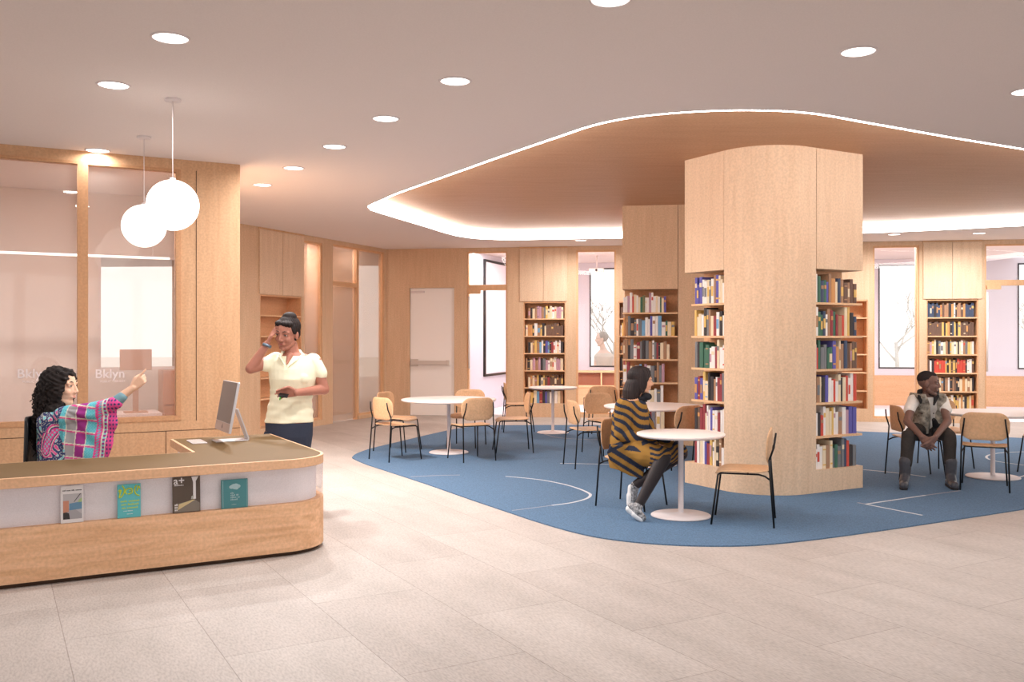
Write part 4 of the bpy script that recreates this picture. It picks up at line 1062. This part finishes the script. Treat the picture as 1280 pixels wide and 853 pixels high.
# poncho: torso shape plus the cloth that hangs from the raised arm
po = MB(); po.loft(grow(tor[1:6], .028)); limb(po, [Q(80, 521, -.12), Q(112, 515, -.115), Q(136, 508.5, -.10), Q(143, 505, -.095)], [.082, .070, .060, .054]); limb(po, [Q(78, 521, .14), Q(84, 565, .18)], [.085, .075])
pg = [(78, 512), (96, 511.5), (112, 512), (127, 506.5), (143, 498), (147, 504), (147, 520), (145, 536), (140, 556), (134, 578), (130, 592), (78, 596)]
fr_ = [Q(x, y, -.175+.0009*(x-78)) for x, y in pg]; bk_ = [Q(x, y, -.055) for x, y in pg]
vf = [po.bm.verts.new(p) for p in fr_]; vb_ = [po.bm.verts.new(p) for p in bk_]; n = len(pg)
po.bm.faces.new(vf); po.bm.faces.new(vb_[::-1])
for i in range(n): po.bm.faces.new((vf[i], vf[(i+1) % n], vb_[(i+1) % n], vb_[i]))
def pdisp(v, n_):
    x = v.x; a = math.atan2(v.z-Q(90, 508).z, x-Q(90, 508).x)
    w = max(0, min(1, (x-Q(92, 0).x)/.15)); return v+n_*(.006*math.sin(a*15)*w+.002*math.sin(v.z*40+x*20))
PON = bpy.data.materials.new('poncho_print'); PON.use_nodes = True
nt = PON.node_tree; at = nt.nodes.new('ShaderNodeAttribute'); at.attribute_name = 'Col'; nt.links.new(at.outputs['Color'], nt.nodes['Principled BSDF'].inputs['Base Color']); nt.nodes['Principled BSDF'].inputs['Roughness'].default_value = .9
nt.nodes['Principled BSDF'].inputs['Specular IOR Level'].default_value = .1
pob = bl(po, 'poncho', PON, pe, .0042, 4, pdisp)
TEAL = (98, 190, 205); GRY = (168, 164, 168); PUR = (160, 62, 140); NVY = (62, 72, 118); PNK = (222, 84, 150); CRM = (226, 222, 205); LTQ = (130, 205, 215)
def poncho_col(x, y):
    """x, y in cloth units (right, down)"""
    bx = 505+.055*(y-430)+(18*math.sin(y*.02))
    ex = 790-(y-350)*.02 - max(0, (y-500))*.10
    if x > ex+0:                                   # pink border
        d = x-ex
        if d < 10: return CRM
        if d < 26: return PUR if (y//9) % 3 else LTQ
        if d < 32: return CRM
        return PNK if (math.sin(y*.22)+math.sin(x*.3)) > -.7 else NVY
    if x > ex-42:
        return PNK if (math.sin(y*.16)*math.sin((x+y)*.18)) > -.25 else TEAL
    if x > bx:
        t = x-.06*(y-500)*-1; s = y-(x-600)*.14
        gx = (x+ (y-500)*.10-480) % 66; gy = (s-452) % 92
        if gx < 6: return CRM
        if gy < 7: return CRM
        if gy < 17: return PNK
        i = int((x+(y-500)*.10-480)//66) % 4
        c = (TEAL, GRY, PUR, TEAL)[i]
        if c == TEAL and math.sin(x*.35+math.sin(y*.3)*2) > .6: return LTQ
        return c
    # paisley
    best = NVY
    cx, cy = 462, 560; dx, dy = x-cx, y-cy; r = math.hypot(dx, dy); th = math.atan2(dy, dx)
    # comma: big circle with a tail to lower left
    q = max(0, min(1, (y-520)/190)); mx_ = 480-60*q-25*math.sin(q*3); wd_ = 62*(1-.45*q)
    if 500 < y < 735:
        u_ = abs(x-mx_)/wd_ if y > 560 else math.hypot((x-480)/64, (y-560)/62)
        if y > 690: u_ = math.hypot((x-mx_)/wd_, (y-690)/42)
        if u_ < 1:
            if u_ > .80: return PNK
            if u_ > .70: return CRM
            if u_ > .56: return NVY
            if u_ > .46: return PNK
            return LTQ if math.sin(x*.25)*math.sin(y*.2) > .2 else PNK
    f1_ = math.sin(x*.085+1.8*math.sin(y*.05))*math.sin(y*.075+1.5*math.sin(x*.06))
    if .30 < f1_ < .52: return CRM
    if f1_ >= .52: return PNK if math.sin(x*.04+y*.03) > .1 else LTQ
    if x < 335 and y > 530 and -.5 < f1_ < -.2: return LTQ
    if -.62 < f1_ < -.5: return CRM
    return best
me = pob.data; ca = me.color_attributes.new('Col', 'FLOAT_COLOR', 'POINT'); k_ = D/F
cache = {}
for v in me.vertices:
    x = (v.co.x/k_+640)*5.69; y = ((EYE-v.co.z)/k_+HZ-440)*5.69
    c = poncho_col(x, y)
    if c not in cache: cache[c] = lin(c)
    ca.data[v.index].color = cache[c]
HC = mat('curly_black_hair', (40, 34, 33), .7, spec=.15, noise=.25, scale=60)
h_ = MB(); hd.e(h_, -.032, 0, .040, .104, .096, .094); hd.e(h_, -.060, 0, -.03, .082, .102, .105); hd.e(h_, .030, 0, .088, .045, .06, .028); hd.e(h_, -.0, .075, -.02, .055, .03, .10); hd.e(h_, -.006, -.076, -.012, .056, .034, .10); hd.e(h_, .030, -.045, .060, .040, .036, .045); hd.e(h_, .030, .045, .060, .040, .036, .045); hd.e(h_, .012, -.062, .01, .046, .030, .075); h_.sphere(Q(69, 506, -.05), (.075, .07, .06)); h_.sphere(Q(66, 514, -.10), (.06, .05, .05))
for x, y, r in ((60, 500, 14), (57, 515, 13.5), (54, 530, 11), (53, 543, 7.5)): h_.sphere(Q(x, y, -.02), (r*.0062, r*.0075, r*.0075))
hb = bl(h_, 'hair', HC, pe, .006, 2, lambda v, n: v+n*(.007*math.sin(v.x*95+3*math.sin(v.z*50))*math.sin(v.z*75+2*math.sin(v.y*60))+.003*math.sin(v.z*190+v.x*90)))
rnd = random.Random(5); cu_ = MB()
verts = [v for v in hb.data.vertices]; nrm = [(v.co.copy(), v.normal.copy()) for v in verts]
for k in range(330):
    c, nn = rnd.choice(nrm)
    if (hd.R.inverted() @ (c-hd.c)).x > (-.022 if c.z < hd.c.z+.07 else .02): continue
    if c.z < Q(0, 545).z: continue
    L_ = rnd.uniform(.08, .17); rr = rnd.uniform(.009, .016); ph_ = rnd.uniform(0, 6.28); pts = []
    out_ = Vector((nn.x, nn.y, 0)); out_ = out_.normalized() if out_.length > .01 else V(-1, 0, 0)
    for i in range(22):
        t = i/21; sp = c-nn*.004+out_*(.028*math.sin(t*1.4)-(.03*t if c.z < hd.c.z else 0))+V(-.012*t, 0, -L_*t)
        pts.append(sp+V(math.cos(ph_+t*15), math.sin(ph_+t*15), 0)*rr*(.4+t*.6))
    cu_.tube(pts, [.0070*(1-.5*(i/21)) for i in range(22)], 5)
co_ = cu_.build('curls', HC); attach(co_, hb)
# her chair
oc = empty('office_chair', (Q(68, 0).x, D, 0), 0, 'black office chair the curly-haired receptionist sits on', 'office chair')
for k in range(5):
    a = k*2*PI/5; MB().tube([(0, 0, .09), (.28*math.cos(a), .28*math.sin(a), .07)], [.028, .018], 8).build('base_spoke', BLACK, oc)
    MB().sphere((.28*math.cos(a), .28*math.sin(a), .032), (.03, .03, .03), seg=12, ring=8).build('caster', BLACK, oc)
MB().tube([(0, 0, .08), (0, 0, .42)], .028, 12).build('column', BLACK, oc)
shell(lambda a, b, d: (a, b, .445+d), .46, .48, .12, .05).build('seat', BLACK, oc, smooth=True)
shell(lambda a, b, d: (-.165-.03*(.8-b-.78)+.10*(a/.24)**2-.02+d, a, .76+b), .40, .44, .10, .03).build('backrest', BLACK, oc, smooth=True)
MB().tube([(-.05, 0, .42), (-.20, 0, .42), (-.235, 0, .55), (-.21, 0, .72)], .016, 8).build('back_bracket', BLACK, oc)
oc.location.x = Q(57, 0).x+.07

# ---- seated woman in the gold and navy dress
D = 8.55
pe = empty('person', (Q(786, 500).x, D, 0), 0, 'seated person in a gold and navy striped dress and black tights at the nearest table', 'person')
SKM = mat('skin_tan', (216, 166, 136), .5, noise=.03, scale=30)
hd = Head(Q(801.5, 476.5, 0), 8, 4, 0, 1.08)
b = MB(); hd.skin(b)
tor = rings([(585, 786, 21, .17, -.02), (575, 786, 23, .19, 0), (556, 786.5, 22, .18, 0), (540, 787.5, 20.5, .165, 0), (520, 788, 20, .175, 0), (507, 789, 17, .17, 0), (500, 790, 13, .11, 0), (496, 793, 8, .06, 0)], D, yaw=-14)
b.loft(tor); b.cap(Q(797, 490), .05, Q(793, 502), .06)
HPz = .545
kn1, kn2 = P(829, 573, 8.02), P(850, 567, 8.28); an1, an2 = P(799, 631, 7.93), P(794, 607, 8.30)
limb(b, [P(788, 564, 8.42), kn1, an1], [.098, .066, .036]); limb(b, [P(790, 562, 8.62), kn2, an2], [.098, .066, .036])
b.cap((kn1*2+an1)/3, .056, (kn1+an1*2)/3, .045)
limb(b, [P(779, 509, 8.36), P(777, 543, 8.34), P(824, 559, 8.26)], [.060, .046, .030])
limb(b, [P(799, 509, 8.76), P(811, 540, 8.80), P(838, 554, 8.55)], [.060, .048, .030])
hand(b, P(824, 559, 8.26), V(1, .1, -.05), V(0, 1, .3), V(0, 0, -1), 1.02, (.25, .3, .35, .4)); hand(b, P(838, 554, 8.55), V(.8, -.5, -.05), V(-.3, -.8, .1), V(0, 0, -1), 1.0, (.3, .35, .4, .4))
bl(b, 'body', SKM, pe, .0055, 3)
old = set(pe.children); hd.features(pe, lip=(165, 85, 80), nm='c'); settle(pe, old)
TI = mat('black_tights', (44, 38, 40), .55)
t_ = MB(); limb(t_, [P(790, 564, 8.40), kn1, an1], [.10, .070, .040]); limb(t_, [P(792, 562, 8.60), kn2, an2], [.10, .070, .040]); t_.cap(kn1*.75+an1*.25, .062, kn1*.45+an1*.55, .050); t_.cap(kn2*.75+an2*.25, .062, kn2*.45+an2*.55, .050)
bl(t_, 'tights', TI, pe, .0058, 3)
DR = bpy.data.materials.new('striped_dress_print'); DR.use_nodes = True; nt = DR.node_tree; bb_ = nt.nodes['Principled BSDF']; bb_.inputs['Roughness'].default_value = .9; bb_.inputs['Specular IOR Level'].default_value = .1
at = nt.nodes.new('ShaderNodeAttribute'); at.attribute_name = 'Col'; nt.links.new(at.outputs['Color'], bb_.inputs['Base Color'])
dr = MB(); dr.loft(grow(tor[0:7], .022))
limb(dr, [P(779, 509, 8.36), P(777, 543, 8.34), P(818, 557.5, 8.27)], [.082, .070, .048])
limb(dr, [P(799, 509, 8.76), P(811, 540, 8.80), P(834, 553, 8.57)], [.078, .070, .050])
limb(dr, [P(788, 564, 8.42), kn1*.93+P(788, 564, 8.42)*.07+V(0, 0, .01)], [.135, .094]); limb(dr, [P(792, 562, 8.6), kn2*.95+P(792, 562, 8.6)*.05+V(0, 0, .01)], [.135, .092])
dr.cap(kn1*.85+P(788, 564, 8.42)*.15, .088, kn2*.88+P(792, 562, 8.6)*.12, .088)
pg = [(764, 556), (800, 560), (806, 578), (803, 599), (790, 596), (774, 588), (762, 577), (759, 566)]
f_ = [P(x, y, 8.26) for x, y in pg]; k2 = [P(x, y, 8.36) for x, y in pg]; vf = [dr.bm.verts.new(p) for p in f_]; vk = [dr.bm.verts.new(p) for p in k2]; n = len(pg)
dr.bm.faces.new(vf); dr.bm.faces.new(vk[::-1])
for i in range(n): dr.bm.faces.new((vf[i], vf[(i+1) % n], vk[(i+1) % n], vk[i]))
do = bl(dr, 'dress', DR, pe, .0052, 4, fold(.004, 38))
GOLD = lin((152, 114, 58)); NV = lin((44, 50, 66))
ca = do.data.color_attributes.new('Col', 'FLOAT_COLOR', 'POINT'); k_ = 8.4/F
for v in do.data.vertices:
    x = v.co.x/k_+640; y = (EYE-v.co.z)/k_+HZ; yy = v.co.y-8.4
    if y < 549 and x < 830:
        s = math.sin((y*1.0-x*.70)*.52+1.3*math.sin(x*.17+y*.05)+1.1*math.sin(y*.11)+yy*9)
        g = s > -.12
    elif x > 805 and y < 585:
        s = math.sin((y*1.25+x*.30)*.85+1.6*math.sin(x*.33)); g = s > -.05
    else:
        q = (y-560)-(x-770)*.62; g = not (1 < q < 8 or 14 < q < 19)
        dx, dy_ = x-787, y-558; 
        if abs(dx) < 9 and -3 < dy_ < 3 and abs(dx) < 3+ (dy_+3)*1.2: g = False
        if abs((y-549)+(x-786)*.5) < 2.2 and x < 786: g = False
        if abs((y-551)-(x-800)*-.45) < 1.8 and x > 798: g = False
    ca.data[v.index].color = GOLD if g else NV
HS = mat('straight_dark_hair', (48, 40, 40), .5, spec=.2, noise=.35, scale=30, stretch=(1, 1, .08))
h_ = MB(); hd.e(h_, -.022, 0, .040, .104, .088, .090); hd.e(h_, .012, 0, .075, .066, .066, .050); hd.e(h_, -.006, -.070, -.01, .040, .022, .09); hd.e(h_, -.006, .070, -.01, .040, .022, .09)
h_.loft(rings([(502, 789.5, 8, .085, 0), (497, 789, 10.5, .10, 0), (488, 790.5, 12, .105, 0), (478, 794, 12, .098, 0), (470, 797.5, 10, .085, 0)], D, yaw=-5))
def hdisp(v, n_): return v+n_*.0025*math.sin(math.atan2(v.y-D, v.x-Q(795, 0).x)*34)
bl(h_, 'hair', HS, pe, .0055, 2, hdisp)
c_ = MB(); c_.sphere(Q(808, 496, -.03), (.052, .07, .036)); c_.sphere(Q(801, 498.5, .0), (.055, .10, .028)); bl(c_, 'scarf', mat('black_scarf', (34, 34, 40), .9), pe, .006, 3)
SW_ = mat('trainer_white', (230, 230, 230), .5); SG = mat('trainer_pattern', (60, 60, 64), .6, c2=(190, 190, 192), scale=55, noise=.1)
def trainer(an, toe, sole_n, heel):
    an = Vector(an); toe = Vector(toe); heel = Vector(heel); u = MB(); u.cap(heel, .036, toe, .028); u.cap(an, .040, heel*.6+toe*.4, .038); u.cap(heel*.5+toe*.5, .040, toe, .030)
    uo = bl(u, 'shoe', SG, pe, .005, 3)
    n_ = Vector(sole_n).normalized(); w = MB(); w.cap(heel+n_*.030, .030, toe+n_*.018, .026); w.cap(heel*.5+toe*.5+n_*.026, .034, toe+n_*.018, .028)
    so_ = blob(w, 'sole', SW_, .005, 2); attach(so_, uo)
trainer(an1, P(803.5, 647.5, 7.88), (-.75, 0, -.6), P(789.5, 634, 7.93))
trainer(an2, P(789.5, 630, 8.30), (-1, 0, -.15), P(793, 609, 8.32))

# ---- seated man with clasped hands
D = 10.3
pe = empty('person', (Q(1160, 500).x, D, 0), 0, 'seated person in a worn grey vest over a white tee, hands clasped', 'person')
SKD = mat('skin_dark', (124, 94, 84), .5, noise=.05, scale=30)
hd = Head(P(1161, 479.5, 10.02), -32, 4, 0, 1.12)
b = MB(); hd.skin(b, True)
tor = rings([(543, 1159.5, 21, .14, 0), (535, 1159.5, 20, .14, -.01), (524, 1159.5, 18.5, .12, -.05), (513, 1159.5, 19, .12, -.10), (503, 1159.5, 20, .125, -.15), (496, 1159.5, 18.5, .10, -.19), (491.5, 1159.5, 13, .075, -.20)], D)
b.loft(tor); b.cap(P(1160, 484, 10.06), .060, P(1160, 495, 10.1), .068)
KL, KR = P(1135.5, 546, 9.78), P(1186.5, 546, 9.78); AL, AR = P(1131.5, 593, 9.72), P(1188.5, 591, 9.72)
limb(b, [P(1150, 537, 10.28), KL, AL], [.09, .060, .045]); limb(b, [P(1170, 537, 10.28), KR, AR], [.09, .060, .045])
WL, WR = P(1152, 546, 9.66), P(1169.5, 546, 9.66)
limb(b, [P(1141.5, 501, 10.1), P(1134, 527, 9.92), WL], [.050, .042, .029]); limb(b, [P(1178, 501, 10.1), P(1184.5, 527, 9.92), WR], [.050, .042, .029])
hand(b, WL, V(.42, -.12, -.62), V(.5, -.4, .5), V(.5, .7, .1), 1.22, (.30, .30, .32, .34), .5, .10, .3)
hand(b, WR+V(0, -.015, 0), V(-.50, -.10, -.55), V(-.5, -.4, .5), V(-.5, .7, .1), 1.22, (.45, .50, .52, .55), .5, .10, .4)
bl(b, 'body', SKD, pe, .0058, 3)
old = set(pe.children); hd.features(pe, lip=(120, 80, 76), brow=(35, 28, 26), nm='d'); settle(pe, old)
TEE = mat('white_tee', (238, 234, 228), .9, noise=.02, scale=40)
s_ = MB(); s_.loft(grow(tor[1:6], .010)); limb(s_, [P(1142, 500.5, 10.1), P(1136.5, 513, 10.02)], [.066, .060]); limb(s_, [P(1177.5, 500.5, 10.1), P(1182.5, 513, 10.02)], [.066, .060]); bl(s_, 'tee_shirt', TEE, pe, .007, 3, fold(.003, 45))
VEST = mat('worn_denim', (96, 88, 80), .9, c2=(214, 206, 190), scale=20, noise=.1)
VB = mat('vest_black', (42, 40, 42), .8)
v_ = MB()
fr_r = [(541, 8, 0), (533, 9.5, 0), (522, 9.5, 0), (510, 9, 0), (502, 8, 0), (496, 6, 0), (492, 4, 0)]
def half(sgn, m):
    rr = []
    for (py, hw, _), dyo in zip(fr_r, (-.02, -.03, -.06, -.10, -.14, -.18, -.19)):
        cx = 1159.5+sgn*(9.8 if py > 500 else 12.0)+(1.0 if py > 530 else 0)*sgn
        rr.append((P(cx, py, D+dyo), V(hw*D/F+.014, 0, 0), V(0, .170, 0)))
    return rr
v_.loft(half(-1, 0)); v_.loft(half(1, 0)); v_.sphere(P(1159.5, 515, D+.02), (.17, .10, .22))
vo = bl(v_, 'vest', VEST, pe, .007, 3, fold(.004, 50))
f_ = MB(); f_.tube([P(1167, 524, 10.03-.04), P(1171, 534, 10.08-.02), P(1166, 540, 10.05)], [.02, .045, .01], 10); bl(f_, 'vest_flap', VB, pe, .006, 3)
c_ = MB(); c_.tube([P(1151, 505, 9.99), P(1150, 497, 9.99), P(1149.5, 490, 10.08), P(1160, 486.5, 10.22), P(1171, 489, 10.1), P(1170.5, 496, 9.99), P(1167, 507, 9.96)], [.010, .026, .030, .03, .030, .026, .010], 10); bl(c_, 'collar', VB, pe, .006, 3)
for x, y in ((1151, 508), (1152.5, 517), (1167, 517), (1168.5, 508)): attach(MB().sphere(P(x, y, D-.10-.15), (.008, .004, .008), seg=10, ring=6).build('button', VB), pe)
j_ = MB(); TR = mat('charcoal_trousers', (58, 54, 52), .9, noise=.1, scale=60)
j_.loft(grow(tor[0:2], .012)); j_.sphere(P(1160, 541, 10.28), (.20, .16, .10))
limb(j_, [P(1150, 537, 10.26), KL, P(1132.5, 581, 9.72)], [.098, .072, .058]); limb(j_, [P(1170, 537, 10.26), KR, P(1187.5, 579, 9.72)], [.098, .072, .058])
bl(j_, 'trousers', TR, pe, .007, 3, fold(.004, 42))
BT = mat('grey_leather_boot', (74, 74, 80), .35, noise=.1, scale=30)
for A_, toe in ((AL, P(1129.5, 608.5, 9.50)), (AR, P(1193.5, 607, 9.50))):
    toe.z = .052; hl = Vector((A_.x, A_.y+.03, .055)); k_ = MB(); k_.cap(V(A_.x, A_.y, .27), .064, V(A_.x, A_.y, .12), .052); k_.cap(hl, .045, toe, .042); k_.cap(V(A_.x, A_.y, .12), .05, (hl+toe)/2+V(0, 0, .01), .048)
    bo = bl(k_, 'boot', BT, pe, .006, 3)
    l_ = MB(); l_.cap(V(hl.x, hl.y, .026), .046, V(toe.x, toe.y, .022), .040); so_ = blob(l_, 'sole', VB, .006, 2, disp=lambda v, n_: V(v.x, v.y, max(.0105, min(.034, v.z)))); attach(so_, bo)
h_ = MB(); hd.e(h_, -.022, 0, .044, .091, .0765, .078); hd.e(h_, .008, 0, .078, .060, .055, .038)
bl(h_, 'hair', mat('short_black_hair', (52, 47, 48), .95, noise=.3, scale=140, spec=.1), pe, .005, 2)
h_ = MB(); hd.e(h_, .040, 0, -.105, .034, .030, .017); hd.e(h_, .078, 0, -.046, .010, .022, .004)
bl(h_, 'beard', mat('short_beard', (58, 46, 44), .9), pe, .004, 2)
# ---- person outside the rear window, glazing haze put into the pale colours
D = 23.2
pe = empty('person', (Q(752, 500).x, D, -.5), 0, 'haze-paled person standing outdoors beyond the first rear window, head in profile', 'person')
SKP = mat('haze_paled_skin', (236, 214, 198), .8)
hd = Head(Q(751.5, 424, 0), 184, 6, 0, 1.55)
b = MB(); hd.skin(b); b.loft(rings([(470, 755, 7, .15, 0), (455, 755, 9, .16, 0), (446, 755, 11, .16, 0), (441, 755, 9, .12, 0), (437, 754, 4, .07, 0)], D)); b.cap(Q(753, 432), .07, Q(754, 442), .08)
for q in (-1, 1): limb(b, [Q(755, 468)+V(q*.1, 0, 0), V(Q(755, 0).x+q*.1, D, -.38)], [.11, .06]); limb(b, [Q(755+q*8.5, 446), Q(755+q*10, 466), Q(755+q*8, 482)], [.08, .06, .04])
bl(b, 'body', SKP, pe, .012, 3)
h_ = MB(); hd.e(h_, -.028, 0, .034, .098, .084, .09); bl(h_, 'hair', mat('haze_paled_grey_hair', (176, 172, 162), .9), pe, .012, 2)
c_ = MB(); c_.loft(grow(rings([(475, 755, 8, .15, 0), (455, 755, 9, .16, 0), (446, 755, 11, .16, 0), (441.5, 755, 8.5, .12, 0)], D), .03)); bl(c_, 'jumper', mat('haze_paled_jumper', (222, 216, 204), .9), pe, .012, 2)
t_ = MB(); 
for q in (-1, 1): t_.cap(Q(755, 472)+V(q*.1, 0, 0), .16, V(Q(755, 0).x+q*.1, D, -.30), .09)
bl(t_, 'trousers', mat('haze_paled_trousers', (200, 196, 190), .9), pe, .014, 2)

# ---- bare trees outside, bark colour paled to carry the haze
BRK = mat('haze_paled_bark', (214, 210, 202), .95)
for px, dd, lab, sd in ((768, 27.5, 'haze-paled bare tree outdoors behind the person beyond the rear window', 3), (1120, 29, 'haze-paled bare tree outdoors beyond the clear window right of the round bookcase', 8), (1290, 31, 'haze-paled bare tree outdoors beyond the window at the right edge', 5)):
    rn = random.Random(sd); base = P(px, 0, dd); tr = empty('bare_tree', (base.x, dd, -.5), 0, lab, 'tree')
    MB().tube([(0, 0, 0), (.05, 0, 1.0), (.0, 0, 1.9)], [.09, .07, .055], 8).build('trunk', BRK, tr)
    br = MB()
    def grow_(p, d, L_, r, lv):
        q = p+d*L_; br.tube([p, (p+q)/2+V(rn.uniform(-.04, .04), 0, rn.uniform(-.03, .03)), q], [r, r*.8, r*.6], 5)
        if lv == 0: return
        for i in range(3): grow_(q, (d+V(rn.uniform(-.8, .8), rn.uniform(-.6, .6), rn.uniform(-.1, .6))).normalized(), L_*rn.uniform(.6, .85), r*.6, lv-1)
    for i in range(4): grow_(V(0, 0, 1.3+.18*i), V(rn.uniform(-.9, .9), rn.uniform(-.5, .5), .8).normalized(), .75, .035, 3)
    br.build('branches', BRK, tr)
# ------------------------------------------------------------------ camera, world, view
cd = bpy.data.cameras.new('camera'); cam = bpy.data.objects.new('camera', cd); COL.objects.link(cam)
cam.location = (0, 0, EYE); cam.rotation_euler = (PI/2, 0, 0); cd.sensor_width = 36; cd.lens = 36*F/1280
cd.shift_y = (HZ-426.5)/1280; cd.clip_end = 300; cd.clip_start = .05
scene.camera = cam
wd = bpy.data.worlds.new('world'); scene.world = wd; wd.use_nodes = True
bg = wd.node_tree.nodes['Background']; bg.inputs[0].default_value = (1, .985, .97, 1); bg.inputs[1].default_value = 1.6
vs = scene.view_settings; vs.view_transform = 'Standard'; vs.look = 'None'; vs.exposure = 0.06; vs.gamma = 1; vs.use_curve_mapping = False
scene.cycles.use_denoising = True
scene.cycles.max_bounces = 8; scene.cycles.diffuse_bounces = 5; scene.cycles.transparent_max_bounces = 12
scene.cycles.sample_clamp_indirect = 6
